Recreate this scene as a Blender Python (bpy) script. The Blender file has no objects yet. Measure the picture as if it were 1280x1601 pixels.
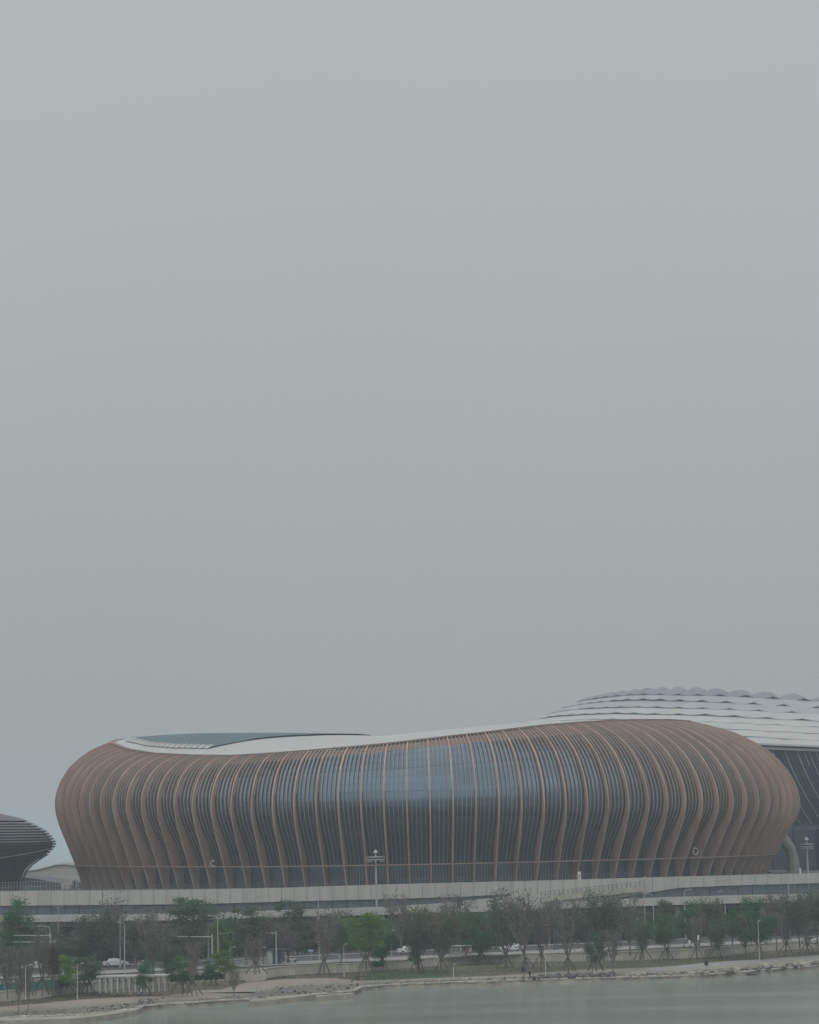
import bpy, bmesh, math, random
from mathutils import Vector, Matrix
from math import sin, cos, pi, radians, atan2, sqrt
random.seed(7)
C = bpy.context.scene.collection
SC = bpy.context.scene

# ------------------------------------------------------------------ camera
F = 105.0/36.0*1280.0            # focal length in photo pixels
CAMZ = 24.0
TH = math.atan(509.5/F)            # horizon at photo row 1310
ROLL = radians(-1.25)             # the photograph is tilted slightly
cam = bpy.data.cameras.new("camera"); cam.lens = 105.0; cam.sensor_width = 36.0; cam.sensor_fit = 'HORIZONTAL'
cam.clip_start = 1.0; cam.clip_end = 40000.0
camo = bpy.data.objects.new("camera", cam); C.objects.link(camo)
camo.location = (0, 0, CAMZ); camo.rotation_euler = (Matrix.Rotation(pi/2+TH, 3, 'X') @ Matrix.Rotation(ROLL, 3, 'Z')).to_euler()
SC.camera = camo

# ------------------------------------------------------------------ world
SUN_EL, SUN_AZ = radians(60), radians(195)      # veiled sun, high behind the camera
W = bpy.data.worlds.new("World"); SC.world = W; W.use_nodes = True
nt = W.node_tree; nt.nodes.clear()
def wn(t, **k):
    n = nt.nodes.new(t)
    for a, b in k.items(): setattr(n, a, b)
    return n
sky = wn('ShaderNodeTexSky', sky_type='NISHITA', sun_disc=False, sun_elevation=SUN_EL, sun_rotation=SUN_AZ, air_density=1.5, dust_density=6.0)
hs = wn('ShaderNodeHueSaturation'); hs.inputs['Saturation'].default_value = 0.12; hs.inputs['Value'].default_value = 0.30
tc = wn('ShaderNodeTexCoord'); sx = wn('ShaderNodeSeparateXYZ')
mr = wn('ShaderNodeMapRange'); mr.inputs[1].default_value = 0.0; mr.inputs[2].default_value = 1.0
cl = wn('ShaderNodeMixRGB'); cl.inputs[1].default_value = (3.78, 4.02, 4.06, 1); cl.inputs[2].default_value = (7.3, 7.75, 8.0, 1)
nz = wn('ShaderNodeTexNoise'); nz.inputs['Scale'].default_value = 2.6; nz.inputs['Detail'].default_value = 3.0
nm = wn('ShaderNodeMapRange'); nm.inputs[3].default_value = 0.965; nm.inputs[4].default_value = 1.035
mul = wn('ShaderNodeMixRGB', blend_type='MULTIPLY'); mul.inputs[0].default_value = 1.0
mx = wn('ShaderNodeMixRGB'); mx.inputs[0].default_value = 0.88
bg = wn('ShaderNodeBackground'); bg.inputs['Strength'].default_value = 0.10
out = wn('ShaderNodeOutputWorld')
L = nt.links.new
L(sky.outputs[0], hs.inputs['Color']); L(tc.outputs['Generated'], sx.inputs[0]); L(sx.outputs[2], mr.inputs[0])
L(mr.outputs[0], cl.inputs[0]); L(tc.outputs['Generated'], nz.inputs['Vector']); L(nz.outputs['Fac'], nm.inputs[0])
L(cl.outputs[0], mul.inputs[1]); L(nm.outputs[0], mul.inputs[2])
L(hs.outputs[0], mx.inputs[1]); L(mul.outputs[0], mx.inputs[2]); L(mx.outputs[0], bg.inputs['Color']); L(bg.outputs[0], out.inputs['Surface'])

# ------------------------------------------------------------------ sun
sl = bpy.data.lights.new("sun", 'SUN'); sl.energy = 1.25; sl.angle = radians(110); sl.color = (1.0, 0.965, 0.92)
so = bpy.data.objects.new("sun", sl); C.objects.link(so)
sd = Vector((sin(SUN_AZ)*cos(SUN_EL), cos(SUN_AZ)*cos(SUN_EL), sin(SUN_EL)))
so.rotation_euler = sd.to_track_quat('Z', 'Y').to_euler(); so.location = (0, 0, 200)
SC.view_settings.view_transform = 'Standard'; SC.view_settings.look = 'None'
SC.view_settings.exposure = 0.0; SC.view_settings.gamma = 1.0; SC.view_settings.use_curve_mapping = False
SC.render.engine = 'CYCLES'
SC.cycles.volume_bounces = 1; SC.cycles.max_bounces = 8; SC.cycles.diffuse_bounces = 3; SC.cycles.glossy_bounces = 3

# ------------------------------------------------------------------ projection helpers
def ray(px, py):
    u0 = (px-640)/F; v0 = -(py-800.5)/F
    u = u0*cos(ROLL)-v0*sin(ROLL); v = u0*sin(ROLL)+v0*cos(ROLL)
    return Vector((u, cos(TH)-v*sin(TH), sin(TH)+v*cos(TH)))
def onz(px, py, z):
    d = ray(px, py); k = (z-CAMZ)/d.z
    return Vector((d.x*k, d.y*k, z))
def aty(px, py, Y):
    d = ray(px, py); k = Y/d.y
    return Vector((d.x*k, Y, CAMZ+d.z*k))
def proj(p):
    x, y, z = p[0], p[1], p[2]-CAMZ
    dep = y*cos(TH)+z*sin(TH); up = -y*sin(TH)+z*cos(TH)
    u = x/dep; v = up/dep
    return 640+F*(u*cos(ROLL)+v*sin(ROLL)), 800.5-F*(-u*sin(ROLL)+v*cos(ROLL))
def PX(X, Y, z=42.0): return proj((X, Y, z))[0]
def lerp(tab, x):
    if x <= tab[0][0]: return tab[0][1]
    for (a, b), (c, d) in zip(tab, tab[1:]):
        if x <= c: return b+(d-b)*(x-a)/(c-a)
    return tab[-1][1]

def smooth(tab, x):      # monotone-ish cubic through a table
    if x <= tab[0][0]: return tab[0][1]
    if x >= tab[-1][0]: return tab[-1][1]
    for i in range(len(tab)-1):
        if x <= tab[i+1][0]: break
    def sl_(k):
        if k == 0 or k == len(tab)-1: return 0.0 if tab[k][1] in (0, 1) and abs(tab[k][1]-SM0) < 2 and k in SMF else ((tab[1][1]-tab[0][1])/(tab[1][0]-tab[0][0]) if k == 0 else (tab[-1][1]-tab[-2][1])/(tab[-1][0]-tab[-2][0]))
        return (tab[k+1][1]-tab[k-1][1])/(tab[k+1][0]-tab[k-1][0])
    (a, b), (c, d) = tab[i], tab[i+1]; h = c-a; t = (x-a)/h; m0, m1 = sl_(i)*h, sl_(i+1)*h
    return (2*t**3-3*t**2+1)*b+(t**3-2*t**2+t)*m0+(-2*t**3+3*t**2)*d+(t**3-t**2)*m1
SM0, SMF = 0.0, ()
# ------------------------------------------------------------------ materials
def mat(name, col, rough=0.8, var=0.12, scale=1.0, bump=0.0, col2=None, metallic=0.0, spec=0.5, stretch=None, objvar=0.0, bscale=None, detail=5.0, coat=0.0):
    m = bpy.data.materials.new(name); m.use_nodes = True
    n = m.node_tree.nodes; l = m.node_tree.links.new; b = n['Principled BSDF']
    b.inputs['Roughness'].default_value = rough; b.inputs['Metallic'].default_value = metallic
    b.inputs['Specular IOR Level'].default_value = spec
    t = n.new('ShaderNodeTexCoord'); mp = n.new('ShaderNodeMapping'); l(t.outputs['Object'], mp.inputs[0])
    if stretch: mp.inputs['Scale'].default_value = stretch
    z = n.new('ShaderNodeTexNoise'); z.inputs['Scale'].default_value = scale; z.inputs['Detail'].default_value = detail; z.inputs['Roughness'].default_value = 0.6
    l(mp.outputs[0], z.inputs['Vector'])
    r = n.new('ShaderNodeMapRange'); r.inputs[1].default_value = 0.3; r.inputs[2].default_value = 0.7; l(z.outputs['Fac'], r.inputs[0])
    mixn = n.new('ShaderNodeMixRGB'); l(r.outputs[0], mixn.inputs[0])
    c2 = col2 or tuple(min(1, c*(1+var)) for c in col)
    c1 = col if col2 else tuple(c*(1-var) for c in col)
    mixn.inputs[1].default_value = (*c1, 1); mixn.inputs[2].default_value = (*c2, 1)
    src = mixn.outputs[0]
    if objvar:
        oi = n.new('ShaderNodeObjectInfo'); mr2 = n.new('ShaderNodeMapRange'); mr2.inputs[3].default_value = 1-objvar; mr2.inputs[4].default_value = 1+objvar
        l(oi.outputs['Random'], mr2.inputs[0]); mm = n.new('ShaderNodeMixRGB'); mm.blend_type = 'MULTIPLY'; mm.inputs[0].default_value = 1
        l(src, mm.inputs[1]); l(mr2.outputs[0], mm.inputs[2]); src = mm.outputs[0]
    l(src, b.inputs['Base Color'])
    if bump:
        z2 = n.new('ShaderNodeTexNoise'); z2.inputs['Scale'].default_value = bscale or scale*4; z2.inputs['Detail'].default_value = 6; l(mp.outputs[0], z2.inputs['Vector'])
        bp = n.new('ShaderNodeBump'); bp.inputs['Strength'].default_value = bump; bp.inputs['Distance'].default_value = 0.2
        l(z2.outputs['Fac'], bp.inputs['Height']); l(bp.outputs[0], b.inputs['Normal'])
    return m
M = {}
M['fin'] = mat('terracotta_metal', (0.365, 0.248, 0.198), 0.65, 0.2, 0.5, objvar=0.09, stretch=(1, 1, .12))
M['fin2'] = mat('pale_terracotta_metal', (0.275, 0.207, 0.178), 0.6, 0.12, 0.5, objvar=0.12, stretch=(1, 1, .15))
M['clad'] = mat('terracotta_cladding', (0.235, 0.162, 0.135), 0.6, 0.10, 0.4)
M['glass'] = mat('coated_glass', (0.088, 0.140, 0.192), 0.17, 0.22, 0.10, metallic=0.8, objvar=0.05, stretch=(.5, .5, 2.2), bump=0.02, bscale=0.8)
M['glass_dark'] = mat('dark_glass', (0.055, 0.085, 0.115), 0.2, 0.25, 0.6, metallic=0.3, objvar=0.15)
M['glass_far'] = mat('stadium_glass', (0.045, 0.075, 0.11), 0.25, 0.2, 0.2, metallic=0.3)
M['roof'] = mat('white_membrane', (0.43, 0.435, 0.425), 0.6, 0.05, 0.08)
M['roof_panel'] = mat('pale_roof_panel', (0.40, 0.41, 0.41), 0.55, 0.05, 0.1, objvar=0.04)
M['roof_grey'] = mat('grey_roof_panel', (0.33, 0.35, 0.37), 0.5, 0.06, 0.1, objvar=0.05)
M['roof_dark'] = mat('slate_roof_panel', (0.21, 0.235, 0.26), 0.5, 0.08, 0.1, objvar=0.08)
M['skylight'] = mat('skylight_membrane', (0.105, 0.155, 0.17), 0.85, 0.12, 0.12, col2=(0.15, 0.20, 0.21), spec=0.08)
M['conc'] = mat('pale_concrete', (0.45, 0.447, 0.42), 0.85, 0.10, 0.15, stretch=(1, 1, 3), bump=0.1)
M['conc2'] = mat('grey_concrete', (0.25, 0.25, 0.24), 0.85, 0.14, 0.3, bump=0.1)
M['fascia'] = mat('cast_fascia_concrete', (0.44, 0.435, 0.405), 0.85, 0.10, 0.35, objvar=0.018, stretch=(1.5, 1.5, .25))
M['pave'] = mat('plaza_paving', (0.27, 0.27, 0.255), 0.85, 0.10, 0.2)
M['under'] = mat('blue_grey_cladding', (0.085, 0.108, 0.135), 0.5, 0.2, 0.5, stretch=(2.5, 1, .2))
M['darkrec'] = mat('dark_cladding', (0.05, 0.062, 0.075), 0.6, 0.3, 0.4)
M['disc'] = mat('bronze_louvre', (0.085, 0.082, 0.09), 0.5, 0.12, 0.3, objvar=0.08)
M['disc_in'] = mat('dark_bronze', (0.055, 0.054, 0.058), 0.6, 0.2, 0.3)
M['steel'] = mat('galvanised_steel', (0.36, 0.38, 0.385), 0.5, 0.1, 2)
M['dsteel'] = mat('dark_painted_steel', (0.09, 0.105, 0.115), 0.5, 0.1, 2)
M['white'] = mat('white_paint', (0.72, 0.73, 0.72), 0.5, 0.05, 1)
M['white2'] = mat('weathered_white_paint', (0.42, 0.44, 0.43), 0.6, 0.15, 1.5)
M['asph'] = mat('asphalt', (0.07, 0.072, 0.074), 0.9, 0.2, 1.5)
M['ground'] = mat('packed_ground', (0.07, 0.085, 0.06), 0.95, 0.3, 0.12, col2=(0.16, 0.155, 0.13), bump=0.2)
M['soil'] = mat('bare_soil', (0.085, 0.068, 0.048), 0.95, 0.3, 0.35, col2=(0.16, 0.135, 0.095), bump=0.4)
M['lawn'] = mat('lawn_grass', (0.075, 0.085, 0.045), 0.95, 0.3, 0.22, col2=(0.14, 0.125, 0.085), bump=0.4)
M['lawng'] = mat('fresh_grass', (0.03, 0.07, 0.03), 0.95, 0.3, 0.4, col2=(0.06, 0.10, 0.045), bump=0.4)
M['pink'] = mat('pink_paving', (0.275, 0.215, 0.182), 0.85, 0.1, 0.25, col2=(0.32, 0.275, 0.235))
M['sand'] = mat('rubble_concrete', (0.16, 0.145, 0.12), 0.9, 0.2, 0.35, col2=(0.36, 0.33, 0.275), bump=0.6, stretch=(1, 2.5, 1))
M['sandp'] = mat('weathered_pale_concrete', (0.24, 0.22, 0.18), 0.9, 0.2, 0.5, col2=(0.40, 0.375, 0.32), bump=0.6)
M['mud'] = mat('wet_mud', (0.07, 0.07, 0.062), 0.5, 0.2, 0.3, col2=(0.21, 0.20, 0.17), bump=0.5, stretch=(1, 2.5, 1))
M['cope'] = mat('pale_coping_stone', (0.46, 0.435, 0.38), 0.85, 0.14, 0.6, objvar=0.13, bump=0.3)
M['rock'] = mat('grey_rock', (0.12, 0.12, 0.11), 0.9, 0.3, 0.8, bump=0.6, objvar=0.3)
M['rockp'] = mat('pale_rock', (0.30, 0.28, 0.235), 0.9, 0.3, 0.8, bump=0.6, objvar=0.25)
M['bark'] = mat('grey_bark', (0.16, 0.147, 0.13), 0.95, 0.25, 1.5)
M['twig'] = mat('brown_twigs', (0.19, 0.175, 0.16), 0.95, 0.25, 0.6)
M['stake'] = mat('weathered_wood', (0.085, 0.075, 0.065), 0.9, 0.25, 2)
M['net'] = mat('teal_netting', (0.035, 0.17, 0.145), 0.7, 0.3, 1.2)
M['red'] = mat('red_paint', (0.42, 0.06, 0.05), 0.5, 0.1, 2)
M['blue'] = mat('blue_paint', (0.16, 0.24, 0.42), 0.5, 0.1, 2)
M['black'] = mat('black_plastic', (0.02, 0.022, 0.025), 0.5, 0.1, 2)
M['tyre'] = mat('rubber', (0.02, 0.02, 0.02), 0.8, 0.1, 2)
M['carwhite'] = mat('white_car_paint', (0.65, 0.66, 0.66), 0.3, 0.03, 1)
M['carglass'] = mat('car_window', (0.03, 0.04, 0.05), 0.1, 0.1, 1)
M['skin'] = mat('skin', (0.42, 0.27, 0.20), 0.6, 0.05, 3)
M['hair'] = mat('black_hair', (0.015, 0.013, 0.012), 0.6, 0.1, 3)
M['cloth_d'] = mat('dark_cloth', (0.022, 0.025, 0.032), 0.9, 0.2, 3)
M['cloth_b'] = mat('beige_cloth', (0.36, 0.32, 0.27), 0.9, 0.1, 3)
M['cloth_g'] = mat('grey_cloth', (0.12, 0.13, 0.14), 0.9, 0.1, 3)
M['hazeroof'] = mat('pale_metal_roof', (0.26, 0.275, 0.27), 0.6, 0.05, 0.1)
def leafmat(name, a, b):
    m = mat(name, a, 0.75, 0.2, 0.45, col2=b, objvar=0.12, spec=0.25)
    n = m.node_tree.nodes; l = m.node_tree.links.new; p = n['Principled BSDF']
    tr = n.new('ShaderNodeBsdfTranslucent'); ms = n.new('ShaderNodeMixShader'); ms.inputs[0].default_value = 0.35
    l(p.inputs['Base Color'].links[0].from_socket, tr.inputs[0]); l(p.outputs[0], ms.inputs[1]); l(tr.outputs[0], ms.inputs[2])
    l(ms.outputs[0], n['Material Output'].inputs[0]); return m
M['lf_bright'] = leafmat('bright_leaves', (0.10, 0.20, 0.05), (0.16, 0.27, 0.065))
M['lf_mid'] = leafmat('green_leaves', (0.05, 0.14, 0.06), (0.085, 0.18, 0.075))
M['lf_dark'] = leafmat('dark_leaves', (0.07, 0.125, 0.075), (0.11, 0.175, 0.095))
M['lf_olive'] = leafmat('olive_leaves', (0.09, 0.11, 0.06), (0.14, 0.14, 0.085))
M['lf_grey'] = leafmat('greyish_leaves', (0.11, 0.105, 0.09), (0.15, 0.14, 0.12))
# water
def watermat():
    m = bpy.data.materials.new('bay_water'); m.use_nodes = True
    n = m.node_tree.nodes; l = m.node_tree.links.new; b = n['Principled BSDF']
    b.inputs['Base Color'].default_value = (0.10, 0.118, 0.098, 1); b.inputs['Roughness'].default_value = 0.22; b.inputs['IOR'].default_value = 1.33
    t = n.new('ShaderNodeTexCoord'); mp = n.new('ShaderNodeMapping'); mp.inputs['Scale'].default_value = (0.35, 1.0, 1); l(t.outputs['Object'], mp.inputs[0])
    z = n.new('ShaderNodeTexNoise'); z.inputs['Scale'].default_value = 0.9; z.inputs['Detail'].default_value = 8; l(mp.outputs[0], z.inputs['Vector'])
    mp2 = n.new('ShaderNodeMapping'); mp2.inputs['Scale'].default_value = (0.012, 0.06, 1); l(t.outputs['Object'], mp2.inputs[0])
    z2 = n.new('ShaderNodeTexNoise'); z2.inputs['Scale'].default_value = 1.0; z2.inputs['Detail'].default_value = 4; l(mp2.outputs[0], z2.inputs['Vector'])
    r = n.new('ShaderNodeMapRange'); r.inputs[1].default_value = 0.35; r.inputs[2].default_value = 0.65; r.inputs[3].default_value = 0.16; r.inputs[4].default_value = 0.24; l(z2.outputs['Fac'], r.inputs[0]); l(r.outputs[0], b.inputs['Roughness'])
    mx_ = n.new('ShaderNodeMixRGB'); mx_.inputs[1].default_value = (0.215, 0.238, 0.212, 1); mx_.inputs[2].default_value = (0.24, 0.26, 0.235, 1); l(z2.outputs['Fac'], mx_.inputs[0]); l(mx_.outputs[0], b.inputs['Base Color'])
    bp = n.new('ShaderNodeBump'); bp.inputs['Strength'].default_value = 0.10; bp.inputs['Distance'].default_value = 0.25
    l(z.outputs['Fac'], bp.inputs['Height']); l(bp.outputs[0], b.inputs['Normal']); return m
M['water'] = watermat()

# ------------------------------------------------------------------ mesh helpers
class MB:
    def __init__(s): s.v = []; s.f = []; s.sm = False
    def quad(s, a, b, c, d):
        i = len(s.v); s.v += [tuple(a), tuple(b), tuple(c), tuple(d)]; s.f.append((i, i+1, i+2, i+3)); return s
    def tri(s, a, b, c):
        i = len(s.v); s.v += [tuple(a), tuple(b), tuple(c)]; s.f.append((i, i+1, i+2)); return s
    def grid(s, rows):
        i = len(s.v); n = len(rows[0])
        for r in rows: s.v += [tuple(p) for p in r]
        for a in range(len(rows)-1):
            for b in range(n-1):
                q = i+a*n+b; s.f.append((q, q+1, q+n+1, q+n))
        return s
    def box(s, c, d, rz=0.0):
        cx, cy, cz = c; hx, hy, hz = d[0]/2, d[1]/2, d[2]/2; i = len(s.v); ca, sa = cos(rz), sin(rz)
        for z in (-hz, hz):
            for x, y in ((-hx, -hy), (hx, -hy), (hx, hy), (-hx, hy)):
                s.v.append((cx+x*ca-y*sa, cy+x*sa+y*ca, cz+z))
        for f in ((3, 2, 1, 0), (4, 5, 6, 7), (0, 1, 5, 4), (1, 2, 6, 5), (2, 3, 7, 6), (3, 0, 4, 7)): s.f.append(tuple(i+k for k in f))
        return s
    def tube(s, pts, rad, n=6, cap=True):
        pts = [Vector(p) for p in pts]; rings = []
        if not hasattr(rad, '__len__'): rad = [rad]*len(pts)
        for k, p in enumerate(pts):
            d = (pts[min(k+1, len(pts)-1)]-pts[max(k-1, 0)]).normalized()
            a = d.cross(Vector((0, 0, 1)) if abs(d.z) < 0.95 else Vector((1, 0, 0))).normalized(); b = d.cross(a)
            i = len(s.v); rings.append(i)
            for j in range(n):
                w = 2*pi*j/n; s.v.append(tuple(p+(a*cos(w)+b*sin(w))*rad[k]))
        for q in range(len(rings)-1):
            for j in range(n):
                a, b = rings[q], rings[q+1]; s.f.append((a+j, a+(j+1) % n, b+(j+1) % n, b+j))
        if cap and n > 2:
            s.f.append(tuple(rings[0]+j for j in reversed(range(n)))); s.f.append(tuple(rings[-1]+j for j in range(n)))
        return s
    def lathe(s, prof, c=(0, 0, 0), n=32, a0=0, a1=2*pi):
        rows = [[(c[0]+r*cos(a0+(a1-a0)*j/n), c[1]+r*sin(a0+(a1-a0)*j/n), c[2]+z) for j in range(n+1)] for r, z in prof]
        return s.grid(rows)
    def strip(s, a, b):      # polylines
        return s.grid([a, b])
    def mesh(s, name, m, smooth=False):
        me = bpy.data.meshes.new(name); me.from_pydata(s.v, [], s.f)
        if m: me.materials.append(m)
        if smooth: me.polygons.foreach_set('use_smooth', [True]*len(me.polygons))
        me.update(); return me
    def build(s, name, m, parent=None, smooth=False, loc=None):
        return link(name, s.mesh(name, m, smooth), parent, loc)
def link(name, me, parent=None, loc=None):
    o = bpy.data.objects.new(name, me); C.objects.link(o)
    if parent: o.parent = parent
    if loc is not None: o.location = loc
    return o
def tag(o, label=None, cat=None, group=None, kind=None):
    if label: o['label'] = label
    if cat: o['category'] = cat
    if group: o['group'] = group
    if kind: o['kind'] = kind
    return o
def thing(name, label, cat, loc=(0, 0, 0), rz=0, group=None):
    o = bpy.data.objects.new(name, None); C.objects.link(o); o.location = loc; o.rotation_euler.z = rz
    o.empty_display_size = 0.5
    return tag(o, label, cat, group)
def copy_tree(o, parent=None):
    c = o.copy(); C.objects.link(c); c.parent = parent
    for ch in KIDS.get(o.name, []) or [x for x in o.children]: copy_tree(ch, c)
    return c
KIDS = {}
def struct(name, mb, m, smooth=False): return tag(mb.build(name, m, None, smooth), kind='structure')

# ------------------------------------------------------------------ shore lines (photo px -> y), heights
XS = [-120, -60, 0, 60, 100, 130, 160, 190, 215, 222, 250, 300, 340, 390, 440, 480, 520, 545, 556, 562, 600, 650, 700, 760, 800, 850, 900, 950, 1000, 1050, 1100, 1140, 1180, 1230, 1280, 1340, 1420]
W0 = [(-120, 1613), (-60, 1606), (0, 1599), (100, 1595), (130, 1594), (190, 1588), (215, 1583), (222, 1579.5), (260, 1576), (300, 1574), (340, 1571), (390, 1569), (440, 1566), (480, 1562.5), (520, 1559), (545, 1556.5), (556, 1554), (562, 1549.5), (600, 1546), (700, 1541.5), (760, 1540.5), (800, 1538.5), (860, 1537), (950, 1534.5), (1050, 1532), (1100, 1530), (1180, 1523.5), (1280, 1515), (1340, 1511), (1420, 1505)]
P2 = [(-120, 1588), (0, 1574), (60, 1569), (130, 1562), (250, 1556), (300, 1552), (340, 1548), (390, 1534.5), (450, 1530), (520, 1529), (562, 1533), (600, 1532), (700, 1528), (760, 1526), (830, 1522), (900, 1516.5), (1000, 1513), (1060, 1510), (1110, 1504), (1180, 1500), (1280, 1493), (1340, 1489), (1420, 1484)]
P3 = [(-120, 1580), (0, 1566), (50, 1562), (100, 1554), (160, 1549), (260, 1537), (330, 1533.5), (390, 1531), (450, 1524), (520, 1521), (562, 1519), (620, 1515), (700, 1509), (760, 1505.5), (830, 1503.5), (900, 1502), (1000, 1501), (1100, 1497), (1180, 1488), (1280, 1482), (1340, 1478), (1420, 1474)]
Z_S, Z_P1, Z_P2, Z_P3, Z_G = 0.6, 0.9, 1.15, 1.6, 2.9
def line(tab, z, dy=0.0, xs=XS):
    return [onz(x, lerp(tab, x)+dy, z) for x in xs]
w_line = line(W0, 0.0)
s_top = [Vector((p.x, p.y+0.25, Z_S)) for p in w_line]
def off(pl, dy, z): return [Vector((p.x, p.y+dy, z)) for p in pl]
p2_line = line(P2, Z_P2); p3_line = line(P3, Z_P3)
p1_line = []
for x, p, q in zip(XS, s_top, p2_line):
    v = p.lerp(q, lerp([(-120, .35), (100, .35), (190, .45), (260, .12), (380, .12), (430, .5), (540, .55), (575, .3), (840, .35), (960, .3), (1420, .35)], x)); v.z = Z_P1; p1_line.append(v)
g_line = [Vector((p.x, p.y+0.3, Z_G)) for p in p3_line]
# densify in x with jitter for natural edges
def dens(a, n=4, jit=0.0, seed=1):
    r = random.Random(seed); o = []
    for p, q in zip(a, a[1:]):
        for k in range(n):
            t = k/n; v = p.lerp(q, t); v = v.copy(); v.y += r.uniform(-jit, jit); o.append(v)
    o.append(a[-1].copy()); return o
w_d = dens(w_line, 4, 0.35, 3); s_d = [Vector((p.x, p.y+0.3, Z_S)) for p in w_d]
wb = [Vector((p.x, p.y-0.4, -1.2)) for p in w_d]
p1_d = dens(p1_line, 4, 0.25, 5); p2_d = dens(p2_line, 4, 0.12, 6); p3_d = dens(p3_line, 4, 0.0, 7); g_d = dens(g_line, 4, 0.0, 8)

# water: one sheet to the horizon
struct('water', MB().quad((-9000, 60, 0), (9000, 60, 0), (9000, 11500, 0), (-9000, 11500, 0)), M['water'])
# ground behind the retaining wall, far edges where the land ends at the far river
far = []
for p in g_d: far.append(Vector((p.x*2.2, 770 if p.x < -20 else 770+min(450, (p.x+20)*9), Z_G)))
tag(MB().grid([g_d, far]).build('ground', M['ground']), kind='structure')
tag(MB().grid([off(far, 1, -1.5), off(far, 0.5, Z_G)]).build('far_bank', M['conc2']), kind='structure')
xr0, xr1 = g_d[0], g_d[-1]
def sub(pl, x0, x1): return [p for p in pl if x0 <= proj((p.x, p.y, p.z))[0] <= x1]
def bandidx(a, b, px0, px1, mt, name, dz=0.0):
    ra = []; rb = []
    for p, q in zip(a, b):
        x = proj(p)[0]
        if px0 <= x <= px1: ra.append((p.x, p.y, p.z+dz)); rb.append((q.x, q.y, q.z+dz))
    return tag(MB().grid([ra, rb]).build(name, mt), kind='structure')
mid1 = [p.lerp(q, 0.5)+Vector((0, 0, random.uniform(-.25, .1))) for p, q in zip(s_d, p1_d)]
tag(MB().grid([s_d, mid1, p1_d]).build('rubble_shore', M['mud']), kind='structure')
tag(MB().grid([p1_d, [p.lerp(q, 0.33) for p, q in zip(p1_d, p2_d)], p2_d]).build('waterside_terrace', M['sand']), kind='structure')
pa = [p.lerp(q, 0.42)+Vector((0, 0, .006)) for p, q in zip(p1_d, p2_d)]; pb = [p.lerp(q, 0.97)+Vector((0, 0, .006)) for p, q in zip(p1_d, p2_d)]
bandidx(pa, pb, -130, 575, M['pink'], 'pink_promenade')
bandidx(pa, pb, 1010, 1430, M['pave'], 'grey_promenade')
tag(MB().grid([p2_d, p3_d]).build('planting_strip', M['soil']), kind='structure')
bandidx([p.lerp(q, .04) for p, q in zip(p2_d, p3_d)], [p.lerp(q, .96) for p, q in zip(p2_d, p3_d)], 700, 1125, M['lawn'], 'lawn', 0.006)
bandidx([p.lerp(q, .02) for p, q in zip(p2_d, p3_d)], [p.lerp(q, .80) for p, q in zip(p2_d, p3_d)], 566, 708, M['lawng'], 'fresh_lawn', 0.010)

# sea wall: body plus coping stones one by one
sw = thing('sea_wall', 'low pale stone sea wall running the whole length of the shoreline', 'sea wall')
MB().grid([wb, w_d, s_d]).build('wall_face', M['sand'], sw)
acc = 0.0
for p, q in zip(s_d, s_d[1:]):
    d = q-p; n = max(1, int(d.length/2.6)); 
    for k in range(n):
        a = p+d*(k/n); b = p+d*((k+1)/n); c = (a+b)/2
        if random.random() < 0.07: continue
        ang = atan2(d.y, d.x)
        o = MB().box((0, 0, 0), (d.length/n-0.07, random.uniform(.55, .9), random.uniform(.16, .3))).build('coping_stone', M['cope'], sw)
        o.location = (c.x, c.y+0.2, Z_S+0.05); o.rotation_euler = (random.uniform(-.05, .05), random.uniform(-.03, .03), ang+random.uniform(-.03, .03))
# retaining wall between promenade planting and street
rw = thing('retaining_wall', 'long low pale retaining wall between the planting strip and the street', 'wall')
def lowwall(px0, px1, m, top=Z_G+0.12):
    for p, q in zip(p3_d, p3_d[1:]):
        x = proj(p)[0]
        if not (px0 <= x < px1): continue
        d = q-p; n = max(1, int(d.length/3.0)); ang = atan2(d.y, d.x)
        for k in range(n):
            c = p+d*((k+.5)/n)
            o = MB().box((0, 0, (top-1.2)/2), (d.length/n-0.05, .34, top-1.2)).box((0, -.05, top-1.2+.06), (d.length/n-0.05, .52, .12)).build('wall_panel', m, rw)
            o.location = (c.x, c.y, 1.2); o.rotation_euler.z = ang
lowwall(-130, 1430, M['cope'])
# jetty fingers of poured concrete on the left shore
def jetty(pts, w, label):
    m_ = MB(); P = [onz(x, y, 0.75) for x, y in pts]
    a = [p+Vector((0, -w/2, 0)) for p in P]; b = [p+Vector((0, w/2, 0)) for p in P]
    m_.grid([[p+Vector((0, 0, -1.2)) for p in a], a, b, [p+Vector((0, 0, -1.2)) for p in b]])
    e = [a[-1], b[-1]]; m_.quad(a[-1]+Vector((0, 0, -1.2)), b[-1]+Vector((0, 0, -1.2)), b[-1], a[-1])
    tag(m_.build('jetty', M['sandp']), label, 'jetty')
jetty([(-60, 1598), (0, 1593), (60, 1592), (130, 1589), (180, 1583), (205, 1578.5), (216, 1577)], 5.2, 'pale concrete jetty curving along the water at the bottom left corner')
jetty([(390, 1564), (430, 1561), (465, 1557), (494, 1553.5)], 3.6, 'short pale concrete jetty end beside the muddy pools')
jetty([(494, 1557), (530, 1554), (552, 1552.5)], 2.4, 'thin curved concrete kerb closing the muddy pool by the water')
jetty([(250, 1567), (300, 1565), (345, 1561), (392, 1557)], 2.2, 'narrow pale concrete kerb along the promenade above the waterline')

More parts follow.
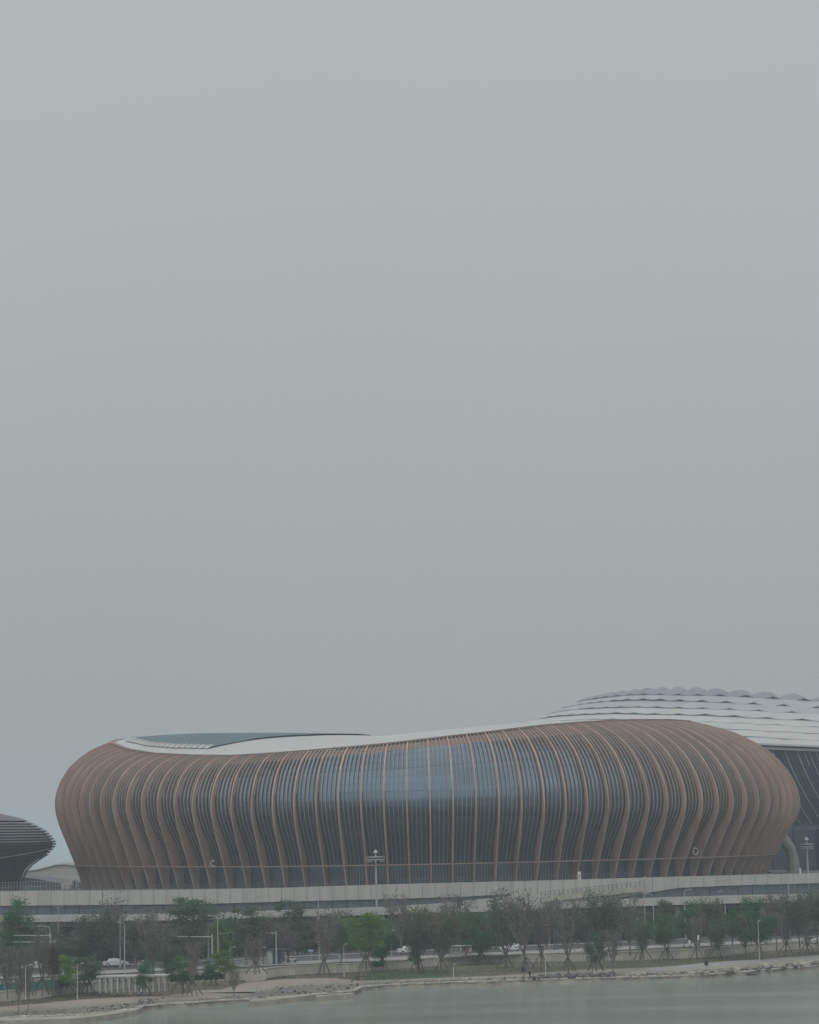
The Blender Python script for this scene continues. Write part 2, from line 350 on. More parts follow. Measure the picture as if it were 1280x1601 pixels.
# streets
RN = [(-120, 1533), (0, 1527), (200, 1517), (400, 1507), (499, 1502.5), (640, 1496), (786, 1489.5), (1000, 1480), (1236, 1469), (1420, 1461)]
xs2 = list(range(-120, 1421, 40))
struct('street', MB().grid([[onz(x, lerp(RN, x)-1.5, Z_G+.02) for x in xs2], [onz(x, lerp(RN, x)-8.5, Z_G+.02) for x in xs2]]), M['asph'])
struct('pavement', MB().grid([[onz(x, lerp(RN, x)+3.5, Z_G) for x in xs2], [onz(x, lerp(RN, x)+3.4, Z_G+.12) for x in xs2], [onz(x, lerp(RN, x)-1.4, Z_G+.12) for x in xs2], [onz(x, lerp(RN, x)-1.5, Z_G) for x in xs2]]), M['pave'])
struct('far_pavement', MB().grid([[onz(x, lerp(RN, x)-8.5, Z_G) for x in xs2], [onz(x, lerp(RN, x)-8.5, Z_G+.13) for x in xs2], [onz(x, lerp(RN, x)-10, Z_G+.13) for x in xs2]]), M['pave'])
mk = MB()
for x in range(-100, 1400, 16):
    y = lerp(RN, x)-7.2; a = onz(x, y, Z_G+.026); b = onz(x+6, lerp(RN, x+6)-5, Z_G+.026)
    mk.quad(a, b, b+Vector((0, .3, 0)), a+Vector((0, .3, 0)))
o = mk.build('lane_markings', M['white2']); o['kind'] = 'structure'

# ------------------------------------------------------------------ raised deck
TL = [(-140, 1395), (0, 1393), (300, 1391), (430, 1388), (620, 1382), (720, 1379.5), (860, 1376), (1000, 1372), (1150, 1368), (1280, 1365), (1440, 1361)]
BA = [(-140, 1418), (0, 1416), (300, 1413.5), (500, 1408), (620, 1405), (720, 1402), (798, 1397.5), (800, 1407), (880, 1412), (958, 1407), (960, 1404.5), (1010, 1396), (1060, 1388), (1150, 1384), (1280, 1380.5), (1440, 1377)]
BT = [(-140, 1431), (0, 1431), (300, 1427.5), (500, 1421), (600, 1417.5), (690, 1412), (760, 1405), (797, 1401), (860, 1401.5), (960, 1405.5), (1060, 1402), (1150, 1399.5), (1280, 1396.5), (1440, 1393)]
BB = [(-140, 1442), (0, 1442), (300, 1438.5), (500, 1432), (600, 1430), (700, 1427), (797, 1424), (860, 1421), (960, 1418), (1060, 1414.5), (1150, 1412), (1280, 1409), (1440, 1405)]
ZD, ZPAR = 14.0, 15.0
YE = [(0, 470), (640, 478), (1280, 500), (1500, 508)]
def Yt(x): return lerp(YE, x)
xd = sorted(set(list(range(-140, 1441, 20))+[797, 803, 957, 963]))
TLp = [aty(x, lerp(TL, x), Yt(x)) for x in xd]
def atxy(x, tab, Y): return aty(x, lerp(tab, x), Y)
BAp = [atxy(x, BA, t.y) for x, t in zip(xd, TLp)]
dk = thing('raised_deck', 'long pale concrete elevated deck carrying the arena above the street', 'elevated deck')
MB().grid([[p+Vector((0, .5, -1)) for p in TLp], [p+Vector((0, .45, -.03)) for p in TLp], [p+Vector((0, .06, -.03)) for p in TLp], [p+Vector((0, .06, .03)) for p in BAp], [p+Vector((0, 7, 0)) for p in BAp]]).build('fascia_core', M['conc2'], dk)
for i in range(len(TLp)-1):
    a, b, c, d = TLp[i], TLp[i+1], BAp[i+1], BAp[i]; n = 1 if b.x-a.x < 1.5 else 1
    g = Vector((.05, 0, 0)); bk = Vector((0, .44, 0))
    MB().grid([[a+g+bk, b-g+bk], [a+g, b-g], [d+g, c-g]]).build('fascia_panel', M['fascia'], dk)
back = []
for p in TLp: back.append(Vector((p.x, 560 if p.x < -78 else 1000, ZD)))
MB().grid([[Vector((p.x, p.y+.5, ZD)) for p in TLp], back]).build('deck_surface', mat('deck_paving', (.13, .132, .13), .9, .15, .3), dk)
MB().quad((-78, 560, ZD), (-74, 1000, ZD), (-74, 1000, 2), (-78, 560, 2)).quad((-200, 560, ZD), (-78, 560, ZD), (-78, 560, 2), (-200, 560, 2)).build('rear_face', M['conc2'], dk)
# near-flush panels between the two slabs; dark colour stands in for soffit shade
def recess(px0, px1, tt, bt, back_, m, name, step, parent, dz0=.3, dz1=-.3):
    x = px0
    while x < px1:
        x2 = min(x+step, px1)
        Ya = Yt(x)+back_; Yb = Yt(x2)+back_
        a = aty(x, lerp(tt, x), Ya); b = aty(x2, lerp(tt, x2), Yb); c = aty(x2, lerp(bt, x2), Yb); d = aty(x, lerp(bt, x), Ya)
        g = Vector((.06, 0, 0)); k = Vector((0, .25, 0))
        a = a+Vector((0, 0, dz0))+g; b = b+Vector((0, 0, dz0))-g; c = c+Vector((0, 0, dz1))-g; d = d+Vector((0, 0, dz1))+g
        MB().quad(a, b, c, d).quad(b, b+k, c+k, c).quad(a, d, d+k, a+k).build(name, m, parent)
        x = x2
recess(-140, 800, BA, BT, .45, M['under'], 'recess_shade_panel', 22, dk, 1.5, -1.0)
recess(956, 1440, BA, BT, .45, M['under'], 'recess_shade_panel', 22, dk, 1.5, -1.0)
xb = list(range(-140, 1441, 20))
lb = thing('lower_slab', 'lower pale concrete ramp slab rising beneath the elevated deck', 'ramp')
t_ = [aty(x, lerp(BT, x), Yt(x)-.5) for x in xb]; b_ = [aty(x, lerp(BB, x), Yt(x)-.5) for x in xb]
MB().grid([[p+Vector((0, 1.2, 0)) for p in t_], t_, b_, [p+Vector((0, 12, 0)) for p in b_]]).build('slab', M['conc'], lb)
MB().grid([[p+Vector((0, 3, .1)) for p in b_], [p+Vector((0, 3, -1.1)) for p in b_], [p+Vector((0, 12, -1.1)) for p in b_]]).build('edge_beam', M['conc2'], lb)
MB().grid([[Vector((p.x, p.y+12.5, p.z)) for p in t_], [Vector((p.x, p.y+12.5, 2)) for p in t_]]).build('rear_wall', M['darkrec'], lb)
x = -130
while x < 1430:
    p = aty(x, lerp(BB, x), Yt(x)+1.5)
    o = MB().box((0, 0, (p.z-Z_G)/2), (1.0, 1.0, p.z-Z_G)).build('column', M['conc2'], lb); o.location = (p.x, p.y, Z_G)
    x += 66
lw = thing('street_wall', 'pale free-standing wall under the ramp behind the street trees', 'wall')
for x0, x1, y0, y1 in ((112, 140, 1471, 1483), (392, 488, 1459, 1474), (20, 62, 1474, 1484), (262, 312, 1466, 1478)):
    n = int((x1-x0)/14)
    for k in range(n):
        xa = x0+(x1-x0)*k/n; xb_ = x0+(x1-x0)*(k+1)/n; Y = Yt(x0)-3.4
        a = aty(xa, y0, Y); b = aty(xb_, y1, Y)
        MB().box(((a.x+b.x)/2, Y+.15, (a.z+b.z)/2), (b.x-a.x-.04, .3, a.z-b.z)).build('wall_panel', M['conc'], lw)

# railings
def railing(name, label, tab, px0, px1, z0, dY, h, step, m, mid=2, y0=None):
    t = thing(name, label, 'railing'); posts = MB(); rails = MB(); x = px0; pts = []
    while x <= px1:
        b = onz(x, lerp(tab, x), z0) if z0 < 5 else aty(x, lerp(tab, x), Yt(x)+dY); pts.append(b)
        posts.tube([b, b+Vector((0, 0, h))], .045, 4); x += step
    for k in range(mid+1):
        z = h*(1-k/(mid+1)); rails.tube([p+Vector((0, 0, z)) for p in pts], .03, 3)
    o = posts.build('posts', m, t); o['kind'] = 'stuff'; rails.build('rails', m, t)
railing('deck_railing', 'thin dark metal railing along the edge of the deck at left', TL, -30, 560, ZPAR, .1, 1.1, 8.2, M['dsteel'])
railing('deck_railing', 'thin dark metal railing along the middle of the elevated deck', TL, 620, 1000, ZPAR, .1, 1.1, 5.5, M['dsteel'])
railing('plaza_railing', 'dense grey railing behind the deck between round pavilion and arena', [(-10, 1396), (130, 1392)], -10, 126, ZD, 30, 2.1, 4.6, M['steel'], 1)
RR = [(840, 1404), (870, 1400), (1000, 1388), (1280, 1380)]
rt = thing('ramp_railing', 'sloping metal railing climbing the ramp towards the arena on the right', 'railing')
pm = MB(); rl = []; 
for x in range(846, 1010, 7):
    p = aty(x, lerp([(846, 1403.5), (1010, 1386)], x), Yt(x)-1.0); pm.tube([p, p+Vector((0, 0, 1.15))], .05, 4); rl.append(p+Vector((0, 0, 1.1)))
o = pm.build('posts', M['dsteel'], rt); o['kind'] = 'stuff'; MB().tube(rl, .035, 4).tube([p-Vector((0, 0, .5)) for p in rl], .025, 4).build('rails', M['dsteel'], rt)
rk = MB().grid([[p-Vector((0, 0, 2.0)) for p in rl], [p-Vector((0, 0, .9)) for p in rl], [p-Vector((0, -.8, .9)) for p in rl]]); rk.build('ramp_kerb', M['cope'], rt)

# ------------------------------------------------------------------ the arena (gymnasium)
KA = 1.07
_xl, _xr = aty(133, 1388, 568).x, aty(1195, 1363, 568).x
GC = Vector(((_xl+_xr)/2, 568.0)); GA, GB, GROT, NEXP = (_xr-_xl)/2, 68.0, 0.0, 2.0
def base2(t):
    c, s = cos(t), sin(t)
    x = GA*math.copysign(abs(c)**(2/NEXP), c); y = GB*math.copysign(abs(s)**(2/NEXP), s)
    return Vector((GC.x+x*cos(GROT)-y*sin(GROT), GC.y+x*sin(GROT)+y*cos(GROT)))
NS = 2400; tb = [base2(2*pi*i/NS) for i in range(NS)]; al = [0]
for i in range(NS): al.append(al[-1]+(tb[(i+1) % NS]-tb[i]).length)
PER = al[-1]
def arc(u):            # u in metres along the perimeter (0 = right tip, runs anticlockwise); returns point, outward normal
    u = u % PER; lo, hi = 0, NS
    while hi-lo > 1:
        m_ = (lo+hi)//2
        if al[m_] <= u: lo = m_
        else: hi = m_
    f = (u-al[lo])/(al[lo+1]-al[lo]); p = tb[lo].lerp(tb[(lo+1) % NS], f)
    a = tb[(lo-12) % NS]; b = tb[(lo+13) % NS]; d = (b-a).normalized()
    return p, Vector((d.y, -d.x))
INS = [(-75, 12.9), (-48, 11.2), (-26, 10.7), (0, 11.5), (15, 14.0), (26, 17.5), (48, 21.5), (66, 23.8), (83, 24.6)]
BUL = [(-75, 6.4), (0, 6.7), (42, 7.2), (83, 8.3)]
HBT = [(-76, 19.6), (-52, 18.2), (-30, 17.0), (0, 16.4), (83, 16.2)]
RIMY = [(150, 1161), (175, 1163), (200, 1172), (240, 1178), (300, 1181), (365, 1181.5), (430, 1177.5), (500, 1172), (570, 1166), (620, 1161), (700, 1151.5), (750, 1146), (800, 1140), (850, 1134), (900, 1130), (950, 1127), (1000, 1125.5), (1050, 1125.5), (1090, 1128.5)]
CREST = [(150, 1152), (185, 1148), (230, 1142.5), (300, 1143.5), (360, 1145.5), (440, 1147.5), (500, 1149.5), (560, 1152), (600, 1154), (660, 1149.5), (725, 1143.5), (800, 1136.5), (900, 1128), (1000, 1124), (1100, 1124)]
LOW = [(0, 0), (.21, .20), (.40, .42), (.57, .63), (.75, .85), (.88, .962), (.96, .996), (1, 1)]
G_ = [(0, 0), (.06, .002), (.2, .028), (.39, .105), (.59, .24), (.70, .36), (.786, .48), (.86, .60), (.936, .79), (.975, .90), (1, 1)]
def zc_at(X, Y=568.0):
    px = PX(X, Y); return aty(px, lerp(CREST, px), Y).z
def rib(u):
    p, n = arc(u); ins = lerp(INS, p.x); bu = lerp(BUL, p.x)
    r = p+n*(bu-ins); 
    if n.y < 0.12 or True:
        px = PX(r.x, r.y)
        zf = aty(px, lerp(RIMY, px), r.y).z
    zb = zc_at(r.x)-.9
    w = min(1, max(0, (r.y-(GC.y-6))/12.0)); z = zf*(1-w)+min(zb, 51.5)*w
    return p, n, bu, ins, z, lerp(HBT, p.x)
def outer(R, s):       # s 0..1 up to the bulge, 1..2 up to the rim
    p, n, bu, ins, zt, HB = R
    if s <= 1: return bu*smooth(LOW, s), ZD+HB*s
    return bu-ins*smooth(G_, s-1), ZD+HB+(zt-ZD-HB)*(s-1)
def depth(s):
    return smooth([(0, 1.7), (.14, 2.6), (.28, 3.3), (.45, 3.3), (.6, 2.7), (.75, 2.0), (.9, 1.45), (1.1, 1.15), (1.35, 1.05), (1.6, 1.0), (2, .5)], s)
def P3d(R, o, z): p, n = R[0], R[1]; q = p+n*o; return Vector((q.x, q.y, z))
def hcut(u):           # the shell lifts off the ground round the right-hand tip
    d = u if u < PER/2 else u-PER
    return lerp([(-11, 0), (-9, .30), (-4, .42), (2, .56), (14, .62)], d) if d < 60 else 0
arena = thing('arena', 'long curved arena wrapped in terracotta fins with dark blue glass, low white roof', 'arena', (GC.x, GC.y, ZD))
AO = Vector((-GC.x, -GC.y, -ZD))
def ab(mb, name, m, smooth=False): return mb.build(name, m, arena, smooth, loc=AO)
NF = 105; STEP = PER/NF
i0, i1 = int(NF*(.5-.07)), int(NF*1.10)
S_MAIN = [0, .07, .14, .21, .28, .36, .44, .52, .6, .68, .75, .81, .87, .92, .96, 1, 1.04, 1.09, 1.16, 1.24, 1.32, 1.4, 1.5, 1.59, 1.67, 1.74, 1.8, 1.86, 1.91, 1.95, 1.98, 2.0]
def fin(u, th, dep, s0=0.0, lift=0.0):
    R = rib(u); ef = 1.0 if lift is None else lerp([(0, .5), (.5, .75), (.85, 1.0)], abs(R[1].y)); n = R[1]; tg = Vector((-n.y, n.x, 0))*(th/2); s_ = [s for s in S_MAIN if s >= s0]
    if s_[0] > s0: s_.insert(0, s0)
    rows = [[], [], [], [], []]
    for s in s_:
        o, z = outer(R, s)
        if lift is None: oo, oi = o, o-dep(s)
        else:
            sk = o-depth(s); oo, oi = sk+dep(s)*ef, sk-.05
        a = P3d(R, oo, z); b = P3d(R, oi, z)
        # depth is measured square to the shell near the top, where the shell lies flat
        if s > 1.5:
            k = (s-1.5)/.5; b = b-Vector((0, 0, k*(.9 if lift is None else .3)))
        rows[0].append(a-tg); rows[1].append(a+tg); rows[2].append(b+tg); rows[3].append(b-tg)
    rows[4] = rows[0]
    m_ = MB().grid(rows)
    for e in (0, -1): m_.quad(rows[0][e], rows[1][e], rows[2][e], rows[3][e])
    return m_
for i in range(i0, i1+1):
    u = i*STEP; ab(fin(u, .32, depth, hcut(u), None), 'main_fin', M['fin'])
SD = lambda s: lerp([(0, .32), (1, .36), (1.4, .5), (1.8, .7), (2, .4)], s)
for i in range(i0, i1):
    for k in range(1, 5):
        u = (i+k/5)*STEP; ab(fin(u, .16, SD, max(.27, hcut(u))), 'slim_fin', M['fin2'])
# glass and cladding per bay
def skin_rows(u0, u1, s0, s1, ns, nu=2, push=0.0, jx=0, jz=0):
    rows = []
    for a in range(ns+1):
        s = s0+(s1-s0)*a/ns; r = []
        for b in range(nu+1):
            R = rib(u0+(u1-u0)*b/nu); o, z = outer(R, s); d = depth(s)
            q = P3d(R, o-d+push+jx*(b/nu-.5)+jz*(a/ns-.5), z)
            if s > 1.5: q.z -= (s-1.5)/.5*.25
            r.append(q)
        rows.append(r)
    return rows
NROW = 5
rest = MB()
for i in range(i0, i1):
    u0, u1 = i*STEP+.2, (i+1)*STEP-.2; R = rib((u0+u1)/2); X = R[0].x; ny = R[1].y
    sg = lerp([(-70, 1.7), (-40, 1.84), (-10, 1.88), (10, 1.88), (40, 1.86), (66, 1.8), (80, 1.6)], X)
    hc = max(.27, hcut(u0))
    front = ny < .15
    if front:
        if -68 < X < 72:
            for k in range(NROW):
                a = hc+(sg-hc)*k/NROW; b = hc+(sg-hc)*(k+1)/NROW-.002
                ab(MB().grid(skin_rows(u0, u1, a, b, 3, 2, 0, random.uniform(-.03, .03), random.uniform(-.03, .03))), 'glass_panel', M['glass'], True)
        else: ab(MB().grid(skin_rows(u0, u1, hc, sg, 12)), 'cladding_panel', M['clad'])
    else: ab(MB().grid(skin_rows(u0, u1, hc, sg, 10)), 'rear_panel', M['glass'], True)
    ab(MB().grid(skin_rows(u0, u1, sg, 2.0, 8, 2, .06)), 'cladding_panel', M['clad'])
    if front and hcut(u0) == 0:
        R0, R1 = rib(u0), rib(u1); oi = outer(R, .27)[0]-depth(.27)
        a, b = P3d(R0, oi, ZD), P3d(R1, oi, ZD); h = Vector((0, 0, R[5]*.27))
        ab(MB().quad(a, b, b+h, a+h), 'entrance_glass', M['glass_dark'])
        # soffit lip under the glass and a row of door mullions
inner = MB(); NB = 120
inner.grid([[P3d(rib(PER*k/NB), -4.5, z) for k in range(NB+1)] for z in (ZD, 24, 34)]); ab(inner, 'inner_wall', M['darkrec'])
mul_ = MB(); bl = MB()
for k in range(int(NF*.5*7), int(NF*7)):
    u = k*STEP/7
    if hcut(u) > 0: continue
    R = rib(u); oi = outer(R, .27)[0]-depth(.27)+.06; a = P3d(R, oi, ZD); 
    if not -14 < a.x < 34: continue
    mul_.box((a.x, a.y, a.z+2.1), (.08, .08, 4.2), atan2(R[1].y, R[1].x))
    if -12 < a.x < 24 and random.random() < .55:
        R2 = rib(u+STEP/7*.9); b = P3d(R2, oi-.1, ZD); a2 = P3d(R, oi-.1, ZD); bl.quad(a2+Vector((0, 0, .3)), b+Vector((0, 0, .3)), b+Vector((0, 0, 2.7)), a2+Vector((0, 0, 2.7)))
o = ab(mul_, 'door_mullions', M['fin2']); o['kind'] = 'stuff'
o = ab(bl, 'pale_door_panes', mat('pale_pane', (.10, .15, .19), .3, .2, .5, objvar=.1)); o['kind'] = 'stuff'  # random door panes in a paler blue-grey than the entrance glass
def ring(s, o0, o1, h, ua, ub, dz=0, n=220):
    rows = [[], [], [], [], []]
    for k in range(n+1):
        R = rib(ua+(ub-ua)*k/n); o, z = outer(R, s); z += dz
        rows[0].append(P3d(R, o+o0, z)); rows[1].append(P3d(R, o+o1, z)); rows[2].append(P3d(R, o+o1, z+h)); rows[3].append(P3d(R, o+o0, z+h))
    rows[4] = rows[0]; return MB().grid(rows)
ab(ring(.27, -.35, .10, .26, PER*.40, PER-11.0), 'ring_beam', M['clad'])
ab(ring(2.0, -.9, .14, .30, 0, PER, -.08, 300), 'roof_edge', M['clad'])
for q in range(13):
    s_t = .40+1.42*q/12; rows = [[], []]
    for k in range(161):
        R_ = rib(PER*.5+PER*.5*k/160); o, z = outer(R_, s_t); d_ = depth(s_t)-.05
        rows[0].append(P3d(R_, o-d_, z)); rows[1].append(P3d(R_, outer(R_, s_t+.004)[0]-d_, outer(R_, s_t+.004)[1]))
    ab(MB().grid(rows), 'transom', M['glass_dark'])
# underside skirt at the lifted right tip
sk = MB(); ra, rb = [], []
for k in range(40):
    u = -11+25*k/39; R = rib(u % PER); s = max(.27, hcut(u % PER)); o, z = outer(R, s); ra.append(P3d(R, o+.1, z)); rb.append(P3d(R, o-5.5, z+1.5))
ab(sk.grid([ra, rb]), 'lifted_soffit', M['fin2'])
# base plinth
ab(MB().grid([[P3d(rib(PER*k/160), 1.2, z) for k in range(161)] for z in (2, ZD+.35)]), 'plinth', M['conc2'])
# white roof
CN = Vector((PX and aty(581, 1152, 568).x, 568.0)); NT = 240
RT = [rib(PER*k/NT) for k in range(NT)]
def roofp(k, r, dz=0):
    R = RT[k % NT]; q = R[0]+R[1]*(R[2]-R[3]-.3); P = CN.lerp(q, r); zc = zc_at(P.x); zr = R[4]-.02
    return Vector((P.x, P.y, zc+(zr-zc)*(r**2.2)+dz))
RS = [1, .97, .94, .9, .85, .8, .75, .7, .65, .6, .55, .5, .4, .3, .2, .1, .0]
ab(MB().grid([[roofp(k, r) for k in range(NT+1)] for r in RS]), 'roof', M['roof'], True)
def pxof(k, r): return proj(roofp(k, r))[0]
ks = []; rn = {}
for k in range(NT//4, NT+10):
    P = roofp(k, .8); px = proj(P)[0]; frontk = P.y < GC.y+2
    if px > 590: continue
    if frontk:
        r = lerp([(150, .98), (185, .97), (240, .935), (300, .90), (357, .875), (358.5, .70), (380, .58), (430, .42), (500, .27), (560, .11), (590, .03)], px)
    else: r = lerp([(150, .97), (300, .90), (450, .55), (590, .03)], px)
    ks.append(k); rn[k] = r
ab(MB().grid([[roofp(k, rn[k]*f, .34) for k in ks] for f in (1, .93, .85, .75, .65, .55, .45, .35, .25, .15, .07, 0)]), 'roof_skylight', M['skylight'], True)
# serrated white teeth along the near edge of the skylight
fr = [k for k in ks if roofp(k, .8).y < GC.y+4 and proj(roofp(k, .8))[0] < 360]
def rp(kf, r, dz): 
    a = int(math.floor(kf)); f = kf-a; return roofp(a, r, dz).lerp(roofp(a+1, r, dz), f)
k = fr[0]; kend = fr[-1]; nte = 27
for j in range(nte):
    ka = fr[0]+(kend-fr[0])*j/nte; kb = fr[0]+(kend-fr[0])*(j+1)/nte; km = ka+(kb-ka)*.85
    r = rn.get(int(ka), .85)
    mid = rp(km, r-.02, .38); a = rp(ka, r+.02, .30); b = rp(kb, r+.02, .30); c = rp(km, r+.0, .95)
    ab(MB().tri(a, b, c).tri(a, c, mid).tri(c, b, mid), 'roof_tooth', M['roof'])
# emblem rings
def emblem(px, py, r, a0, a1, label):
    u = min((k*STEP/10 for k in range(int(i0*10), int(i1*10))), key=lambda u: abs(proj(P3d(rib(u), outer(rib(u), .33)[0], ZD+5))[0]-px) if rib(u)[1].y < 0 else 1e9)
    R = rib(u); o, z = outer(R, .33); c = P3d(R, o+1.3, 0); Yc = c.y; c = aty(px, py, Yc-.2)
    tg = Vector((-R[1].y, R[1].x, 0)); pts = [c+tg*(r*cos(a0+(a1-a0)*k/20))+Vector((0, 0, r*sin(a0+(a1-a0)*k/20))) for k in range(21)]
    o = ab(MB().tube(pts, .12, 6), 'emblem_ring', M['white2']); o['label'] = label
emblem(333, 1350, .58, radians(50), radians(320), 'white open ring emblem fixed to the fins')
emblem(1087, 1331, .72, 0, 2*pi, 'white closed oval emblem fixed to the fins')

# ------------------------------------------------------------------ stadium behind
SX = Vector((207.0, 740.0))
LN = [  # (name tip px), a, b, table
 (905, 60, [(880, 1100), (905, 1094), (930, 1088), (950, 1083), (1000, 1077), (1018, 1075), (1050, 1074), (1100, 1075), (1155, 1078.5), (1192, 1081), (1237, 1084), (1280, 1089), (1400, 1100)]),
 (893, 64, [(870, 1108), (891, 1102.5), (905, 1097), (932, 1091), (965, 1087.5), (1000, 1085), (1065, 1086), (1130, 1087), (1170, 1088.5), (1212, 1091.5), (1260, 1094.5), (1400, 1106)]),
 (876, 70, [(850, 1115), (878, 1106.5), (907, 1101), (928, 1098), (965, 1094), (1014, 1092.5), (1042, 1094), (1108, 1096), (1145, 1098), (1190, 1100.6), (1241, 1104), (1280, 1107), (1400, 1118)]),
 (851, 76, [(830, 1123), (853, 1117), (868, 1114), (883, 1111), (917, 1107), (964, 1105), (1018, 1105), (1087, 1107), (1124, 1108), (1167, 1110), (1221, 1113), (1280, 1116), (1400, 1125)]),
 (827, 82, [(800, 1133), (829, 1127), (858, 1120), (878, 1118), (917, 1116), (967, 1114), (1030, 1116), (1104, 1117), (1147, 1119), (1198, 1122.5), (1280, 1126), (1400, 1134)]),
 (801, 88, [(780, 1139), (803, 1136), (848, 1128.5), (889, 1125.5), (948, 1123.5), (1030, 1125), (1124, 1129), (1182, 1131), (1280, 1136.5), (1400, 1143)]),
 (775, 94, [(750, 1144), (800, 1141), (900, 1134), (1000, 1133), (1100, 1137), (1155, 1140), (1215, 1143.5), (1280, 1146), (1400, 1152)]),
 (755, 100, [(750, 1148), (900, 1142), (1000, 1142), (1100, 1147), (1174, 1151), (1280, 1158), (1400, 1164)]),
 (740, 105, [(740, 1153), (900, 1150), (1000, 1151), (1100, 1157), (1192, 1162), (1280, 1165.5), (1400, 1172)]),
]
def st_pt(k, ph, dy=0.0, dz=0.0, push=0.0):
    tip, b, tab = LN[k]; a = SX.x-(tip-640)*SX.y/F
    X = SX.x-(a+push)*cos(ph); Y = SX.y-(b+push)*sin(ph); px = PX(X, Y, 52)
    p = aty(px, lerp(tab, px)+dy, Y); p.z += dz; return p
# module boundaries from the photo on row 1
cps = [1440, 1368, 1312, 1260, 1212, 1170, 1130, 1096, 1065, 1037, 1012, 990, 970, 952, 936, 923, 912, 903, 897]
def ph_of(px):
    lo, hi = 0.0, pi/2*1.2
    for _ in range(50):
        m_ = (lo+hi)/2
        P = st_pt(1, m_); 
        if proj(P)[0] < px: lo = m_
        else: hi = m_
    return (lo+hi)/2
PH = [ph_of(p) for p in cps]
PH += [PH[-1]*q for q in (.8, .62, .45, .3, .16, .05)]; cps += [893, 890, 888, 886, 885, 884]
st = thing('stadium', 'white stadium roof of overlapping scalloped shells rising behind the arena', 'stadium', (SX.x, SX.y, ZD))
SO = Vector((-SX.x, -SX.y, -ZD))
def sb(mb, name, m, smooth=False): return mb.build(name, m, st, smooth, loc=SO)
AMP = [1.5, 1.0, .85, .62, .48, .3, .15, .05, 0]      # metres of scallop
def scal(k, w, sgn):   # w 0..1 across module
    if k == 0: return sgn*AMP[0]*(sin(pi*w)**1.1-1)
    return sgn*(-AMP[k]*(1-abs(2*w-1)**1.6)+AMP[k]*.35)
for k in range(8):
    offh = .5 if k % 2 == 1 else 0.0     # row k spans line k .. k+1
    for j in range(len(PH)-2):
        def ph(w, shift):
            q = j+shift+w; q = min(max(q, 0), len(PH)-1.001); a = int(q); return PH[a]+(PH[a+1]-PH[a])*(q-a)
        NW = 8; rows = []; ms = min(1.3, ((cps[j]-cps[j+1])/45.0)**1.3)
        sh = 0.0 if k == 0 else (.5 if k % 2 else 0)
        for r in range(5):
            v = r/4; rr = []
            for c in range(NW+1):
                w = c/NW; f = ph(w, sh)
                A = st_pt(k, f, 0, .45, -2.5); B = st_pt(k+1, f, 0, .16 if k < 4 else .05, 1.2 if k < 4 else .6)
                if k == 0: A = st_pt(0, f, 0, scal(0, w, ms)+.1)
                B.z += scal(k+1, w, ms)
                P = A.lerp(B, v); P.z += (.45 if k < 4 else .25)*ms*sin(pi*v)*sin(pi*w)
                rr.append(P)
            rows.append(rr)
        low = [p+Vector((.0, .15, -.22)) for p in rows[-1]]
        rows.append(low)
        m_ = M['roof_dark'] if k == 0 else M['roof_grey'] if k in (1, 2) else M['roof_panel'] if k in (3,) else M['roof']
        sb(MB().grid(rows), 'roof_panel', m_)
# backing under shells, inner lip
PP = [PH[0]+(pi/2*0-0)*0]+[]
fs = [PH[0]+(PH[-1]-PH[0])*i/80 for i in range(81)]
sb(MB().grid([[st_pt(k, f, 0, -.9 if k < 3 and k else -1.0) for f in fs] for k in range(9)]+[[st_pt(8, f, 0, -1.6) for f in fs]]+[[st_pt(8, f, 0, -1.6, -7) for f in fs]]), 'roof_backing', M['roof_panel'])
sb(MB().grid([[st_pt(0, f, 0, -1.2) for f in fs], [st_pt(0, f, 0, -6, -10) for f in fs]]), 'inner_lip', M['roof_grey'])
fe = [PH[0]-0.02+(pi*.02+1.5)*i/60*0 for i in range(1)]
sb(MB().grid([[st_pt(8, f, 0, .05, 1.0) for f in fs], [st_pt(8, f, 0, -.45, 1.1) for f in fs], [st_pt(8, f, 0, -.5, -1.5) for f in fs], [st_pt(8, f, 0, -1.5, -1.8) for f in fs]]), 'eave_gutter', M['roof_panel'])
# bowl facade: leans inward down to the concourse, with slender curved blades
def bowl(f, v, push=0.0, tw=0.0):
    P = None; r = -2.5-13*(v**1.7); a = SX.x-(740-640)*SX.y/F; b = 105
    X = SX.x-(a+r+push)*cos(f+tw*v); Y = SX.y-(b+r*1.0+push)*sin(f+tw*v); z = 46.2-(46.2-23.5)*v
    return Vector((X, Y, z))
fb = [PH[0]-.1+(1.35-PH[0]+.1)*i/70 for i in range(71)]
fb = [.30+(1.45-.30)*i/90 for i in range(91)]
sb(MB().grid([[bowl(f, v/10) for f in fb] for v in range(11)]), 'bowl_glass', M['glass_far'])
cw = [(74, 650), (86, 622), (98, 594), (114, 566), (140, 548), (200, 540)]
cwp = []
for (a, b), (c, d) in zip(cw, cw[1:]):
    for q in range(6): cwp.append((a+(c-a)*q/6, b+(d-b)*q/6))
sb(MB().grid([[Vector((x, y, ZD)) for x, y in cwp], [Vector((x, y, 24.0)) for x, y in cwp], [Vector((x+12, y+95, 26)) for x, y in cwp]]), 'concourse_glass', M['glass_far'])
for (x, y) in cwp[::2]:
    sb(MB().box((x, y-.2, (ZD+24)/2), (.35, .35, 24-ZD), .6), 'concourse_mullion', M['dsteel'])
for x, y in ((aty(1239, 1360, 575).x, 576), (aty(1280, 1360, 560).x+9, 552)):
    sb(MB().tube([(x, y-2, ZD), (x, y-2, 17), (x-.6, y-2.2, 19.6), (x-2.4, y-2.4, 22), (x-6.0, y-2.0, 25)], [1.6, 1.35, 1.3, 1.5, 1.9], 10), 'flared_column', M['conc2'])
